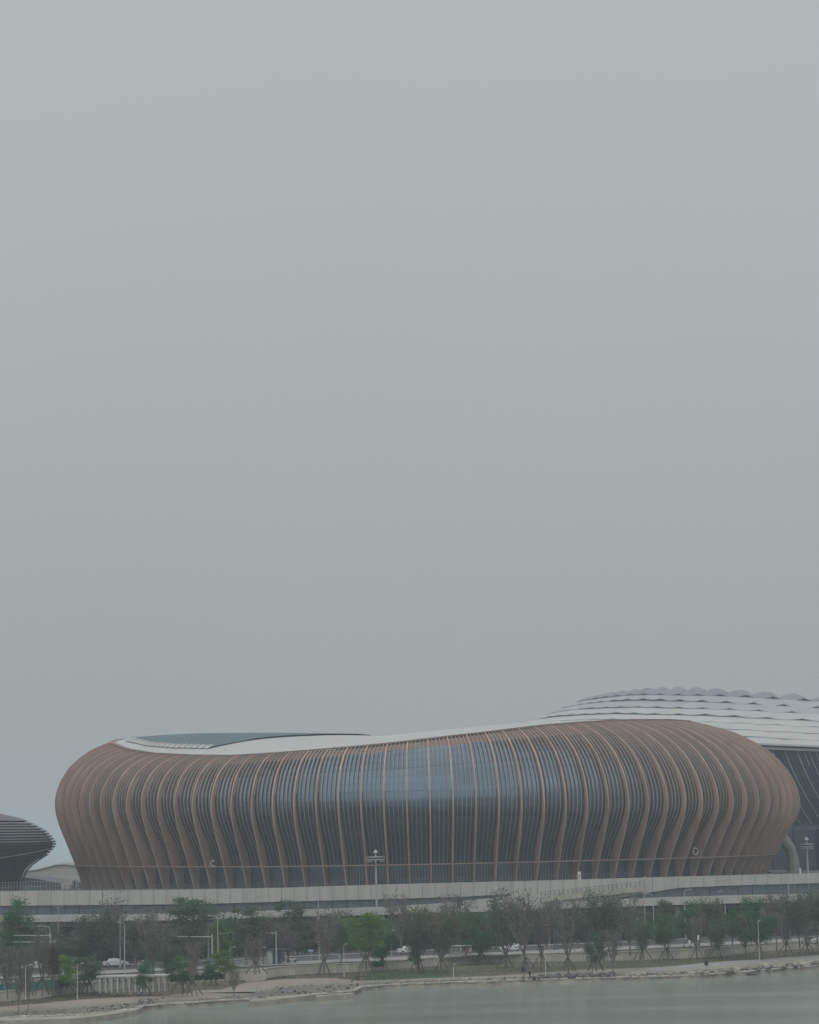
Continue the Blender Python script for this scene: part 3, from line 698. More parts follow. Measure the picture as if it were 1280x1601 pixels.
for i in range(120):
    f = .42+.80*i/120
    m_ = MB(); rows = [[], [], [], []]
    for q in range(13):
        v = q/12*.98; a = bowl(f, v, .55, .035); b = bowl(f, v, .02, .035); t = Vector((.09, 0, 0))
        rows[0].append(b-t); rows[1].append(a-t); rows[2].append(a+t); rows[3].append(b+t)
    sb(m_.grid(rows), 'facade_blade', M['dsteel'] if i % 3 else M['steel'])
for i in range(24):    # white-painted strips under the eave imitating bright vertical highlights
    f = .97+.25*i/24+random.uniform(-.004, .004)
    if random.random() < .3: continue
    rows = []
    for v in (0.02, .08, .14, .20+random.uniform(0, .05)):
        a = bowl(f, v, .3, .035); rows.append([a, a+Vector((.55, .1, 0))])
    sb(MB().grid(rows), 'highlight_strip', M['white2'])


# ------------------------------------------------------------------ round pavilion at left
PY = 520.0
PC = (aty(-170, 1330, PY).x, PY, ZD)
pv = thing('round_pavilion', 'dark saucer shaped pavilion with horizontal louvres at the left edge', 'pavilion', PC)
def pz(y): return aty(50, y, PY).z-ZD
def pr(px): return aty(px, 1330, PY).x-PC[0]
prof = [(-170, 1262), (-60, 1265), (0, 1272), (25, 1278), (50, 1288), (68, 1298), (78, 1308), (84, 1318), (82, 1325), (72, 1336), (58, 1345), (47, 1353), (39, 1362), (34, 1374), (32, 1388), (31, 1398), (31, 1465)]
PRF = [(pr(a)+.02, aty(a, b, PY).z-ZD) for a, b in prof]
MB().lathe([(max(r-.55, 0.01), z-.1 if i < 7 else z) for i, (r, z) in enumerate(PRF)], n=96).build('shell', M['disc_in'], pv, True)
# louvre rings over the upper lens
y = 1281.0
def r_at(yy, upper=True):
    t = [(b, a) for a, b in prof]; return pr(lerp(t, yy))
while y < 1344:
    r = r_at(y); rl_ = r_at(y+3.0)
    ex = 0 if y < 1314 else .10
    MB().lathe([(r-.45, pz(y)), (r+.10+ex, pz(y)), (rl_+.14+ex, pz(y+2.4)), (rl_-.40, pz(y+2.9))], n=96).build('louvre_ring', M['disc'], pv)
    y += 4.2
MB().lathe([(pr(-170)+.05, pz(1260.5)), (pr(-60), pz(1264)), (pr(0), pz(1271)), (pr(25)+.1, pz(1277)), (pr(42), pz(1283))], n=96).build('roof_cap', M['disc'], pv, True)
for k in range(60):
    a = 2*pi*k/60; rows = [[], []]
    for (r, z) in PRF[9:]:
        for q, d in ((0, -.02), (1, .22)): rows[q].append(((r+d)*cos(a), (r+d)*sin(a), z))
    MB().grid(rows).build('stem_rib', M['disc'], pv)
# slanting light band across the stem
bd = MB(); ra, rb = [], []
for k in range(41):
    a = radians(-90+85*k/40); yy = 1368-40*(k/40)**.8; r = r_at(yy)+.35; ra.append((r*cos(a), r*sin(a), pz(yy))); rb.append(((r+.06)*cos(a), (r+.06)*sin(a), pz(yy)+.22))
bd.grid([ra, rb]).build('trim_band', M['steel'], pv)
# far low buildings seen in the gap
fb_ = thing('far_hall', 'low distant hall with pale wavy roof seen between pavilion and arena', 'hall', (-98, 645, Z_G))
A1 = []; A2 = []; A3 = []
for px, yy in [(-80, 1378), (0, 1370), (30, 1362), (45, 1360), (60, 1358), (75, 1354), (88, 1350.5), (100, 1350), (115, 1351.5), (140, 1356), (175, 1368)]:
    p = aty(px, yy, 645)-Vector((-98, 645, Z_G)); A1.append(p); A2.append(p+Vector((0, 45, .5))); A3.append(Vector((p.x, 0.3, 0)))
MB().grid([A2, A1, [p+Vector((0, -.2, -.25)) for p in A1]]).build('roof', M['hazeroof'], fb_, True)
MB().grid([[p+Vector((0, .4, -.2)) for p in A1], A3]).build('wall', M['conc'], fb_)
f2 = thing('low_canopy', 'low dark curved canopy roof just behind the plaza railing at left', 'canopy', (-94, 590, Z_G))
A1 = [aty(px, yy, 590)-Vector((-94, 590, Z_G)) for px, yy in [(-10, 1371), (30, 1371), (45, 1372.5), (60, 1374.5), (80, 1378), (95, 1381)]]
MB().grid([[p+Vector((0, 18, .4)) for p in A1], A1, [p-Vector((0, 0, .9)) for p in A1]]).build('roof', M['disc'], f2)
MB().grid([[p+Vector((0, .5, -.85)) for p in A1], [Vector((p.x, .5, 0)) for p in A1]]).build('wall', M['under'], f2)

# ------------------------------------------------------------------ vegetation prototypes
def leaf_quads(mb, r, n, lobes, size):
    for _ in range(n):
        lb_ = r.choice(lobes); 
        d = Vector((r.gauss(0, .52), r.gauss(0, .52), r.gauss(0, .5)))
        if d.length > 1.7: d *= .5
        c = Vector((lb_[0]+d.x*lb_[3], lb_[1]+d.y*lb_[3], lb_[2]+d.z*lb_[4]))
        s = size*r.uniform(.6, 1.4); a = Vector((r.gauss(0, 1), r.gauss(0, 1), r.gauss(0, .6))).normalized(); b = a.cross(Vector((r.gauss(0, 1), r.gauss(0, 1), r.gauss(0, 1)))).normalized()
        mb.quad(c-a*s, c-b*s*.55, c+a*s, c+b*s*.55)
def limbs(r, H, spread, n, base=.28, tw=0, rad=.16):
    tr = MB(); ends = []
    h0 = H*base; tr.tube([(0, 0, -.3), (r.uniform(-.05, .05), 0, h0*.5), (0, 0, h0)], [rad, rad*.85, rad*.75], 7)
    for i in range(n):
        a = 2*pi*i/n+r.uniform(-.4, .4); l = r.uniform(.7, 1.0); sp = spread*r.uniform(.35, 1.0)
        p0 = Vector((0, 0, h0*r.uniform(.82, 1.0))); p3 = Vector((cos(a)*sp, sin(a)*sp, h0+(H-h0)*l*.95))
        p1 = p0.lerp(p3, .35)+Vector((cos(a)*sp*.18, sin(a)*sp*.18, -.1)); p2 = p0.lerp(p3, .7)+Vector((r.uniform(-.2, .2), r.uniform(-.2, .2), .1))
        tr.tube([p0, p1, p2, p3], [rad*.55, rad*.4, rad*.26, rad*.10], 5); ends.append((p0, p1, p2, p3))
    return tr, ends
def proto_leafy(seed, n, size, lowcrown=.25, H=10.0, wid=3.2, nl=26, flat=False):
    r = random.Random(seed); tr, ends = limbs(r, H*.88, wid*.8, 7, lowcrown)
    lobes = []
    for i in range(nl):
        a = r.uniform(0, 2*pi); q = sqrt(r.random())*.75; z = r.uniform(lowcrown+.12, .93)
        prof_ = sin(pi*min(1, max(0, (z-lowcrown)/(1.08-lowcrown))))**.5 if not flat else (.4+.6*z)
        R = r.uniform(.2, .40)*wid
        lobes.append((cos(a)*q*wid*prof_, sin(a)*q*wid*prof_, z*H-R*.4, R, R*(.8 if not flat else .55)))
    cr = MB(); leaf_quads(cr, r, n, lobes, size)
    return tr.mesh('trunk', M['bark']), cr
def proto_bare(seed, H=10.0, wid=2.4, nl=9, tw=16, leaves=260):
    r = random.Random(seed); tr, ends = limbs(r, H, wid, nl, .2)
    cr = MB(); tips = []
    for (p0, p1, p2, p3) in ends:
        for _ in range(tw):
            t = r.uniform(.15, 1); P = p0.lerp(p1, t*3) if t < .33 else p1.lerp(p2, (t-.33)*3) if t < .67 else p2.lerp(p3, min(1, (t-.67)*3))
            d = Vector((r.gauss(0, .45)+(p3-p0).x*.12, r.gauss(0, .45)+(p3-p0).y*.12, 1)).normalized(); l = r.uniform(.9, 2.4)*(1.25-t*.5)
            m_ = P+d*l*.5+Vector((r.uniform(-.1, .1), r.uniform(-.1, .1), 0)); e = P+d*l+Vector((r.gauss(0, .12), r.gauss(0, .12), 0))
            cr.tube([P, m_, e], [.045, .032, .014], 3, False); tips.append(e)
            for _ in range(3):
                d2 = (d+Vector((r.gauss(0, .6), r.gauss(0, .6), r.gauss(0, .2)))).normalized(); cr.tube([m_, m_+d2*r.uniform(.4, 1.0)], [.026, .012], 3, False)
    lv = MB()
    for _ in range(leaves):
        c = r.choice(tips)+Vector((r.gauss(0, .45), r.gauss(0, .45), r.gauss(-.4, .7))); s = r.uniform(.08, .2)
        a = Vector((r.gauss(0, 1), r.gauss(0, 1), r.gauss(0, 1))).normalized(); b = a.cross(Vector((r.gauss(0, 1), .3, r.gauss(0, 1)))).normalized()
        lv.quad(c-a*s, c-b*s*.6, c+a*s, c+b*s*.6)
    return tr.mesh('trunk', M['bark']), cr, lv
PROTO = {}
for k in range(3):
    for key, args, lm in (('bright', (6500, .125, .2), 'lf_bright'), ('green', (6200, .125, .2), 'lf_mid'), ('dark', (5600, .13, .2), 'lf_dark'), ('olive', (5000, .12, .2), 'lf_olive')):
        t, c = proto_leafy(100+k*17+len(key), args[0], args[1], args[2]); PROTO[key, k] = [('trunk', t), ('crown', c.mesh('crown', M[lm]))]
    t, c = proto_leafy(300+k, 7000, .12, .3, 10, 3.4, 26, True); PROTO['spread', k] = [('trunk', t), ('crown', c.mesh('crown', M['lf_dark']))]
    t, c, l = proto_bare(400+k, leaves=900); PROTO['bare', k] = [('trunk', t), ('twigs', c.mesh('twigs', M['twig'])), ('crown', l.mesh('crown', M['lf_grey']))]
    t, c, l = proto_bare(500+k, leaves=5200, tw=13); PROTO['mixed', k] = [('trunk', t), ('twigs', c.mesh('twigs', M['twig'])), ('crown', l.mesh('crown', M['lf_dark']))]
    t, c, l = proto_bare(600+k, leaves=4200, tw=14); PROTO['russet', k] = [('trunk', t), ('twigs', c.mesh('twigs', M['twig'])), ('crown', l.mesh('crown', M['lf_olive']))]
TREEN = [0]
def gz(px, by): return Z_P3 if by > lerp(P3, px) else Z_G
def tree(px, by, ty, w, kind, label, group=None, stakes=None):
    z = gz(px, by); b = onz(px, by, z); top = aty(px, ty, b.y).z
    h = (top-z)/10.0; sw_ = w*1.16*b.y/F/2/ (2.9 if kind in ('bare', 'mixed', 'russet') else 3.1)
    TREEN[0] += 1
    t = thing({'bare': 'bare_tree', 'mixed': 'sparse_tree', 'russet': 'sparse_tree'}.get(kind, 'leafy_tree'), label, 'tree', b, random.uniform(0, 6.28), group)
    for nm, me in PROTO[kind, TREEN[0] % 3]: link(nm, me, t)
    t.scale = (sw_, sw_*random.uniform(.85, 1.1), h); t.rotation_euler.x = random.gauss(0, .035); t.rotation_euler.y = random.gauss(0, .035)
    if stakes:
        s = thing('tree_stakes', stakes, 'tree stakes', b, random.uniform(0, 1.5), 'timber props around young trees')
        n = random.choice((3, 4, 4)); hh = random.uniform(2.0, 2.6)
        for i in range(n):
            a = 2*pi*i/n+random.uniform(-.2, .2); rr = random.uniform(1.3, 1.9)
            MB().tube([(cos(a)*rr, sin(a)*rr, -.1), (cos(a)*.12, sin(a)*.12, hh)], .075, 5).build('prop', M['stake'], s)
        MB().tube([(.3*cos(q*2*pi/6), .3*sin(q*2*pi/6), hh-.35) for q in range(7)], .05, 4).build('tie_ring', M['stake'], s)
    return t
FRONT = [
 (20, 1518, 1398, 66, 'green', 'tall light green tree at the far left edge in front of the deck', None),
 (70, 1506, 1437, 46, 'dark', 'rounded dark green tree left of the twin-armed thin lamp', None),
 (12, 1560, 1478, 50, 'bare', 'bare grey-brown tree at far left behind the teal netting', None),
 (40, 1557, 1480, 56, 'bare', 'bare brown tree right behind the teal netting, second from left edge', None),
 (66, 1555, 1462, 34, 'bare', 'slim bare tree beside the curved left lamp', 'dark props around the slim bare tree beside the curved left lamp'),
 (84, 1552, 1470, 36, 'russet', 'thin russet tree just left of the dense green pair', None),
 (104, 1556, 1488, 44, 'bright', 'dense bright green young tree, left one of the pair by the white pergola', 'thick dark props under the left tree of the dense green pair'),
 (136, 1553, 1491, 50, 'dark', 'dense dark green young tree, right one of the pair by the white pergola', 'dark props under the right tree of the dense green pair'),
 (150, 1512, 1431, 60, 'mixed', 'sparse dark green tree behind the white pergola, left of the tall bare tree', None),
 (178, 1510, 1408, 62, 'bare', 'tall bare tree with lacy crown crossing the deck shadow, left part', None),
 (212, 1512, 1436, 44, 'mixed', 'sparse dark tree behind the right half of the white pergola', None),
 (240, 1530, 1424, 58, 'bare', 'broad bare brown tree behind the right end of the white pergola', None),
 (222, 1556, 1498, 30, 'green', 'small green sapling in front of the white pergola', 'props around the small sapling in front of the white pergola'),
 (305, 1512, 1394, 84, 'spread', 'wide dark green tree with layered crown overlapping the pale deck', None),
 (345, 1505, 1428, 36, 'bright', 'small yellowish green tree between the double-arm lamp posts', None),
 (285, 1552, 1490, 40, 'green', 'short green tree in the planting strip, left of the pink paving patch', 'props around the short green tree left of the pink paving patch'),
 (300, 1555, 1474, 30, 'bare', 'thin bare sapling standing on the pink promenade', 'props around the thin bare sapling on the pink promenade'),
 (330, 1538, 1488, 40, 'green', 'compact green tree above the low wall left of the small white lamp', 'props around the compact green tree above the low wall'),
 (352, 1532, 1483, 40, 'bright', 'fresh green bushy tree beside the small white lamp', None),
 (366, 1556, 1515, 30, 'bare', 'knotty bare shrub tree at the corner of the pink paving patch', None),
 (262, 1545, 1478, 34, 'mixed', 'sparse dark tree at the end of the white pergola', None),
 (385, 1510, 1406, 76, 'spread', 'dark green tree with brown twigs crossing the deck edge, left of the kiosk', None),
 (412, 1508, 1430, 50, 'bare', 'bare tree in front of the kiosk', None),
 (400, 1522, 1462, 30, 'bare', 'thin bare tree near the white railing left of the kiosk', 'props around the thin bare tree left of the kiosk'),
 (450, 1506, 1456, 26, 'bare', 'pale-trunked bare tree at the right corner of the kiosk', None),
 (458, 1492, 1399, 54, 'dark', 'bushy blue-green tree reaching up to the deck, right of the kiosk', None),
 (506, 1523, 1419, 44, 'bare', 'pale brown bare tree just right of the tall single-arm lamp', 'splayed props around the pale bare tree right of the tall lamp'),
 (533, 1505, 1438, 34, 'mixed', 'sparse tree left of the big yellow-green tree', None),
 (572, 1517, 1421, 66, 'bright', 'big yellow-green tree below the high mast, left half of the double crown', 'dark props under the left half of the big yellow-green crown'),
 (598, 1518, 1424, 50, 'green', 'big green tree below the high mast, right half of the double crown', 'dark props under the right half of the big green crown'),
 (628, 1490, 1399, 44, 'bare', 'grey bare tree right of the big yellow-green tree', None),
 (654, 1518, 1424, 54, 'russet', 'olive brown tree over the fresh green lawn, left of two', 'splayed props around the left olive tree on the fresh lawn'),
 (650, 1519, 1456, 34, 'dark', 'dark bushy young tree wrapped low in front of the left olive tree', None),
 (690, 1519, 1424, 56, 'russet', 'olive brown tree over the fresh green lawn, right of two', 'splayed props around the right olive tree on the fresh lawn'),
 (716, 1490, 1401, 58, 'bare', 'bare tree with upright twigs behind the white frame structure', None),
 (752, 1507, 1420, 60, 'green', 'rich green round tree left of the tall middle lamp', 'props under the rich green round tree'),
 (728, 1494, 1424, 50, 'olive', 'olive green tree behind the white frame structure', None),
 (790, 1512, 1410, 50, 'mixed', 'sparse greenish tree around the tall middle lamp', 'props around the sparse tree at the tall middle lamp'),
 (822, 1516, 1390, 58, 'bare', 'tallest bare brown tree with pointed top, above the walkers', 'props around the tallest bare tree above the walkers'),
 (846, 1514, 1416, 44, 'bare', 'bare brown tree right of the tallest bare tree', 'props around the bare tree right of the tallest one'),
 (888, 1518, 1410, 54, 'bare', 'wide bare tree in front of the pale plaza front', 'wide splayed props around the bare tree on the olive lawn'),
 (940, 1496, 1402, 58, 'mixed', 'rounded grey-green tree overlapping the plaza front', None),
 (932, 1517, 1448, 42, 'dark', 'dark bushy young tree standing on the olive lawn', 'props around the dark bushy tree on the olive lawn'),
 (958, 1517, 1456, 34, 'bare', 'small bare tree standing on the olive lawn beside the dark bushy one', None),
 (985, 1492, 1404, 48, 'bare', 'bare tree left of the round red and white sign', None),
 (1004, 1500, 1440, 30, 'mixed', 'thin sparse tree behind the round red and white sign', 'white-tipped props under the round red and white sign'),
 (1043, 1500, 1424, 48, 'green', 'bright green round tree right of the tall straight pole', 'dense dark props under the bright green round tree'),
 (1040, 1478, 1402, 34, 'dark', 'dark green tree top rising behind the bright green round tree', None),
 (1078, 1482, 1404, 46, 'green', 'muted green tree left of the white flag posts', 'props left of the white flag posts'),
 (1090, 1500, 1432, 34, 'bare', 'thin bare tree at the white flag posts', 'props around the thin bare tree at the white flag posts'),
 (1112, 1484, 1406, 44, 'russet', 'olive tree behind the small dark litter bin', None),
 (1122, 1497, 1440, 34, 'mixed', 'sparse young tree near the small dark litter bin', 'props around the sparse young tree near the litter bin'),
 (1145, 1480, 1416, 44, 'green', 'green tree left of the short single-arm lamp', None),
 (1187, 1496, 1394, 56, 'green', 'tall grey-green tree between the short lamp and the slim pole', 'crossed props around the tall grey-green tree at right'),
 (1166, 1494, 1430, 34, 'russet', 'olive young tree directly behind the short single-arm lamp', None),
 (1214, 1484, 1398, 40, 'bare', 'dark bare tree left of the tall right lamp', None),
 (1229, 1492, 1430, 34, 'bare', 'small bare tree at the foot of the tall right lamp', 'crossed props at the foot of the tall right lamp'),
 (1250, 1480, 1398, 48, 'mixed', 'sparse dark tree right of the tall right lamp', None),
 (1262, 1492, 1440, 26, 'bare', 'small bare tree at the right edge beside the white cars', 'props around the small bare tree beside the white cars'),
 (1278, 1478, 1396, 50, 'mixed', 'sparse tree cut by the right edge of the photo', None),
]
for (px, by, ty, w, k, lb_, st_) in FRONT: tree(px, by, ty, w, k, lb_, None, st_)
ORD = ['first', 'second', 'third', 'fourth', 'fifth', 'sixth', 'seventh', 'eighth', 'ninth', 'tenth', 'eleventh', 'twelfth', 'thirteenth', 'fourteenth', 'fifteenth', 'sixteenth', 'seventeenth', 'eighteenth', 'nineteenth', 'twentieth', 'twenty-first', 'twenty-second', 'twenty-third', 'twenty-fourth', 'twenty-fifth', 'twenty-sixth', 'twenty-seventh', 'twenty-eighth', 'twenty-ninth', 'thirtieth', 'thirty-first', 'thirty-second', 'thirty-third', 'thirty-fourth', 'thirty-fifth', 'thirty-sixth', 'thirty-seventh', 'thirty-eighth', 'thirty-ninth', 'fortieth', 'forty-first', 'forty-second', 'forty-third', 'forty-fourth', 'forty-fifth', 'forty-sixth', 'forty-seventh', 'forty-eighth', 'forty-ninth', 'fiftieth', 'fifty-first', 'fifty-second']
ADJ = {'dark': 'dark green', 'olive': 'olive green', 'bare': 'leafless brown', 'mixed': 'sparse dusky', 'green': 'muted green', 'russet': 'thin brownish'}
r = random.Random(21); nb = 0
for x in range(-10, 1300, 26):
    px = x+r.uniform(-8, 8); k = r.choice(['dark', 'green', 'olive', 'olive', 'mixed', 'mixed', 'bare', 'bare', 'russet'])
    gy = proj((aty(px, 1460, Yt(px)-7).x, Yt(px)-7, Z_G))[1]; ty = lerp([(0, 1452), (300, 1448), (600, 1440), (900, 1432), (1280, 1418)], px)+r.uniform(-9, 9)
    tree(px, gy, ty, r.uniform(40, 60), k, f'{ADJ[k]} tree in the back row under the deck, {ORD[nb]} from the left', 'trees in the back row under the deck'); nb += 1
for nb2, x in enumerate(range(0, 1290, 34)):      # low understory trees along the far kerb of the street
    px = x+r.uniform(-10, 10); k = r.choice(['bare', 'mixed', 'olive', 'dark', 'russet'])
    by = lerp(RN, px)-10; tree(px, by, by-r.uniform(34, 50), r.uniform(28, 44), k, f'low {ADJ[k]} street tree along the far kerb, {ORD[nb2]} from the left', 'low trees along the far kerb')
r = random.Random(77)
for nb3, x in enumerate(range(15, 1290, 44)):
    px = x+r.uniform(-12, 12); k = r.choice(['green', 'olive', 'mixed', 'russet', 'dark', 'bright', 'bare'])
    if 395 < px < 495: continue
    by = lerp(RN, px)-14; tree(px, by, by-r.uniform(40, 62), r.uniform(34, 54), k, f'{ADJ.get(k, "fresh green")} tree behind the hedge row, {ORD[nb3]} from the left', 'trees behind the hedge row')
tree(118, 1400, 1371, 26, 'dark', 'distant dark tree beside the arena foot behind the railing')
# (moved back to its real distance)
to = [o for o in C.objects if o.get('label', '').startswith('distant dark tree')][0]
p = aty(118, 1370, 600); to.location = (p.x, 600, Z_G); to.scale = (.7, .7, (p.z-Z_G)/10)

# hedges: dense clipped rows along the far kerb, and shrubs
def hedge(px0, px1, dy, h, lm, label, dpt=1.6):
    m_ = MB(); r = random.Random(int(px0)+7)
    n = int((px1-px0)*34)
    a = onz(px0, lerp(RN, px0)+dy, Z_G); o = thing('hedge', label, 'hedge', a)
    for _ in range(n):
        x = r.uniform(px0, px1); q = onz(x, lerp(RN, x)+dy, Z_G); z = r.uniform(.05, 1)**.7*h*(1+.18*sin(x*.7)+.1*sin(x*2.3)); c = Vector((q.x, q.y+r.uniform(0, dpt), Z_G+z))-a
        s = r.uniform(.10, .24); u = Vector((r.gauss(0, 1), r.gauss(0, 1), r.gauss(0, 1))).normalized(); v = u.cross(Vector((r.gauss(0, 1), .2, r.gauss(0, 1)))).normalized()
        m_.quad(c-u*s, c-v*s*.7, c+u*s, c+v*s*.7)
    m_.build('foliage', M[lm], o)
    st_ = MB()
    for i in range(int((px1-px0)/6)):
        x = px0+3+i*6; q = onz(x, lerp(RN, x)+dy, Z_G)-a; st_.tube([(q.x, q.y+dpt/2, 0), (q.x, q.y+dpt/2, h*.8)], .05, 4)
    st_.build('stems', M['bark'], o)
hedge(20, 110, -11.5, 1.8, 'lf_dark', 'long dark hedge behind the street at the left edge')
hedge(120, 260, -11.5, 1.9, 'lf_dark', 'long dark hedge behind the white pergola')
hedge(262, 415, -11.5, 1.7, 'lf_mid', 'green hedge behind the traffic signals')
hedge(462, 560, -11.5, 2.2, 'lf_mid', 'thick green hedge behind the small blue sign')
hedge(565, 700, -11.5, 1.9, 'lf_dark', 'dark hedge behind the yellow-green tree')
hedge(705, 860, -11.5, 1.7, 'lf_dark', 'dark hedge behind the tall middle lamp')
hedge(862, 990, -11.5, 1.9, 'lf_dark', 'dark hedge in front of the pale plaza front')
hedge(995, 1130, -11.5, 2.1, 'lf_mid', 'green hedge behind the round red and white sign')
hedge(1133, 1300, -11.5, 2.2, 'lf_mid', 'green hedge behind the right lamp posts')
hedge(580, 600, 14, .9, 'lf_mid', 'low green shrub row at the end of the fresh lawn', 1.0)
hedge(265, 350, 22, .9, 'lf_mid', 'low dark shrub row at the foot of the low wall', 1.0)
# grass tufts over planting strip and lawn
gt = MB(); r = random.Random(5)
for _ in range(16000):
    i = r.randrange(len(p2_d)-1); f = r.random(); g = r.random()
    a = p2_d[i].lerp(p2_d[i+1], f); b = p3_d[i].lerp(p3_d[i+1], f); c = a.lerp(b, g*.95+.02); px = proj(c)[0]
    if not -20 < px < 1300: continue
    if px < 566 and r.random() < .4: continue
    h = r.uniform(.05, .2)*(1.6 if 566 < px < 710 else 1.0); d = r.uniform(0, pi); w = Vector((cos(d)*.06, sin(d)*.06, 0)); gt.tri(c-w, c+w, c+Vector((r.gauss(0, .06), r.gauss(0, .06), h)))
tag(gt.build('grass_tufts', M['lf_olive']), 'short tufts of grass covering the planting strip and lawn', 'grass', None, 'stuff')

# rocks
def rockmesh(seed):
    r = random.Random(seed); bm = bmesh.new(); bmesh.ops.create_icosphere(bm, subdivisions=1, radius=1)
    off_ = [Vector((r.uniform(-1, 1), r.uniform(-1, 1), r.uniform(-1, 1))).normalized() for _ in range(7)]; cut = [r.uniform(.55, .9) for _ in off_]
    for v in bm.verts:
        for n_, c_ in zip(off_, cut):
            d = v.co.dot(n_)
            if d > c_: v.co -= n_*(d-c_)
        v.co *= 1+r.uniform(-.05, .05)
    me = bpy.data.meshes.new('rock'); bm.to_mesh(me); bm.free(); return me
rm = [rockmesh(s) for s in range(6)]; rmp = [m_.copy() for m_ in rm]
for m_ in rm: m_.materials.append(M['rock'])
for m_ in rmp: m_.materials.append(M['rockp'])
r = random.Random(11)
def rocks(px0, px1, n, meshes, label, group, smin, smax, frac=(0, 1)):
    for _ in range(n):
        x = r.uniform(px0, px1); a = onz(x, lerp(W0, x), 0); f = r.uniform(*frac)
        b = Vector((a.x, a.y+.2+f*2.6, .85+f*.3))
        o = link('rock', r.choice(meshes)); o.location = b; s = r.uniform(smin, smax); o.scale = (s*r.uniform(.9, 1.7), s, s*r.uniform(.5, .8)); o.rotation_euler = (r.uniform(-.3, .3), r.uniform(-.3, .3), r.uniform(0, 6))
        tag(o, label, 'rock', group)
rocks(842, 962, 85, rm, 'dark rock in the boulder pile at the waterline right of the walkers', 'dark boulders right of the walkers', .25, .55, (0, 1.1))
rocks(975, 1290, 60, rmp, 'pale boulder on the sea wall along the right part of the shore', 'pale boulders along the right shore', .3, .75, (0, .8))
rocks(1090, 1290, 25, rm, 'dark boulder at the waterline along the right part of the shore', 'dark boulders along the right shore', .25, .5, (-.2, .3))
rocks(395, 560, 36, rm, 'dark rock lying in the muddy pools by the small jetty', 'dark rocks in the muddy pools', .12, .34, (.5, 3))
rocks(120, 260, 34, rm, 'dark rock in the muddy gap behind the left jetty', 'dark rocks behind the left jetty', .1, .3, (.4, 2.2))
rocks(600, 840, 22, rmp, 'small pale rock on the sea wall below the lawn', 'small pale rocks below the lawn', .15, .4, (0, .8))
rb_ = MB(); r = random.Random(3)
for _ in range(9000):
    i = r.randrange(len(s_d)-1); f = r.random(); a = s_d[i].lerp(s_d[i+1], f); b = p1_d[i].lerp(p1_d[i+1], f); c = a.lerp(b, r.uniform(-.1, 1.15)); s = r.uniform(.05, .20)
    c.z += .02; u = Vector((r.gauss(0, 1), r.gauss(0, 1), r.gauss(0, .4))).normalized()*s; v = Vector((-u.y, u.x, 0)); t_p = c+Vector((0, 0, s*.8))
    rb_.tri(c-u, c+v, t_p); rb_.tri(c+v, c+u, t_p); rb_.tri(c+u, c-v, t_p); rb_.tri(c-v, c-u, t_p)
tag(rb_.build('rubble', M['rockp']), 'fine pale rubble strewn along the top of the shoreline', 'rubble', None, 'stuff')

# ------------------------------------------------------------------ lamps and masts
def lamp(px, by, ty, arm, label, m='steel', name='street_lamp', rad=.09, z=None, double=False, Y=None, style='curve', group=None):
    if Y: b = aty(px, by, Y)
    else: b = onz(px, by, gz(px, by) if z is None else z)
    h = aty(px, ty, b.y).z-b.z; t = thing(name, label, 'street lamp' if name == 'street_lamp' else 'lamp post', b, 0, group)
    MB().tube([(0, 0, 0), (0, 0, .5)], [rad*1.9, rad*1.7], 8).build('base', M[m], t)
    MB().tube([(0, 0, 0), (0, 0, h*.5), (0, 0, h*.93 if style == 'curve' else h)], [rad*1.3, rad, rad*.7], 8).build('pole', M[m], t)
    for s in ([1, -1] if double else [1]):
        L_ = arm*s*b.y/F
        if style == 'curve':
            pts = [(0, 0, h*.93), (L_*.06, 0, h*.965), (L_*.3, 0, h*.99), (L_, 0, h)]
        else: pts = [(0, 0, h*.97), (L_, 0, h*1.03)]
        MB().tube(pts, rad*.55, 6).build('arm', M[m], t)
        sg_ = 1 if L_ > 0 else -1; hl = max(.35, abs(L_)*.35)
        hd = MB().box((L_+sg_*hl*.3, 0, pts[-1][2]-.02), (hl, .26, .11)).box((L_+sg_*hl*.3, 0, pts[-1][2]-.09), (hl*.7, .18, .05)).build('lamp_head', M['white2'], t)
    return t
lamp(499, 1501, 1390, -11, 'tall single-arm street lamp right of the kiosk, arm to the left')
lamp(786, 1492, 1383, -12, 'tall single-arm street lamp in the middle between bare trees')
lamp(1236, 1474, 1369, -12, 'tall single-arm street lamp near the right edge')
lamp(78, 1520, 1447, -15, 'curved-arm lamp at left holding the end of the signal gantry')
lamp(91, 1506, 1417, -9, 'thin tall lamp with level twin arms at left', double=True, style='straight', rad=.06)
lamp(195, 1530, 1441, -8, 'slim curved lamp behind the white pergola')
lamp(188, 1512, 1432, 6, 'slim grey lamp behind the bare tree, left of the slim curved one')
lamp(326, 1510, 1432, -9, 'curved double-arm lamp, left one of the pair behind the yellowish tree')
lamp(341, 1515, 1431, -12, 'curved double-arm lamp, right one of the pair behind the yellowish tree')
lamp(473, 1484, 1427, -13, 'curved lamp in front of the deck opening right of the kiosk')
lamp(531, 1502, 1421, 9, 'grey lamp post between sparse tree and yellow-green tree', m='steel', rad=.14)
lamp(872, 1484, 1397, 10, 'dark two-step lamp post in front of the pale plaza front', m='dsteel')
lamp(867, 1486, 1408, 10, 'shorter dark lamp post in front of the pale plaza front', m='dsteel')
lamp(930, 1478, 1399, -9, 'dark curved lamp above the grey-green tree', m='dsteel')
lamp(971, 1478, 1395, 9, 'dark lamp with bent arm at the tip of the right deck opening', m='dsteel')
lamp(805, 1480, 1402, -9, 'thin curved lamp above the ramp tip right of the middle lamp', m='dsteel', rad=.06)
lamp(1023, 1474, 1397, -9, 'thin curved lamp in front of the right deck opening, leftmost')
lamp(1072, 1470, 1390, 9, 'thin lamp in front of the right deck opening, second')
lamp(1135, 1466, 1393, -8, 'thin curved lamp in front of the right deck opening, third')
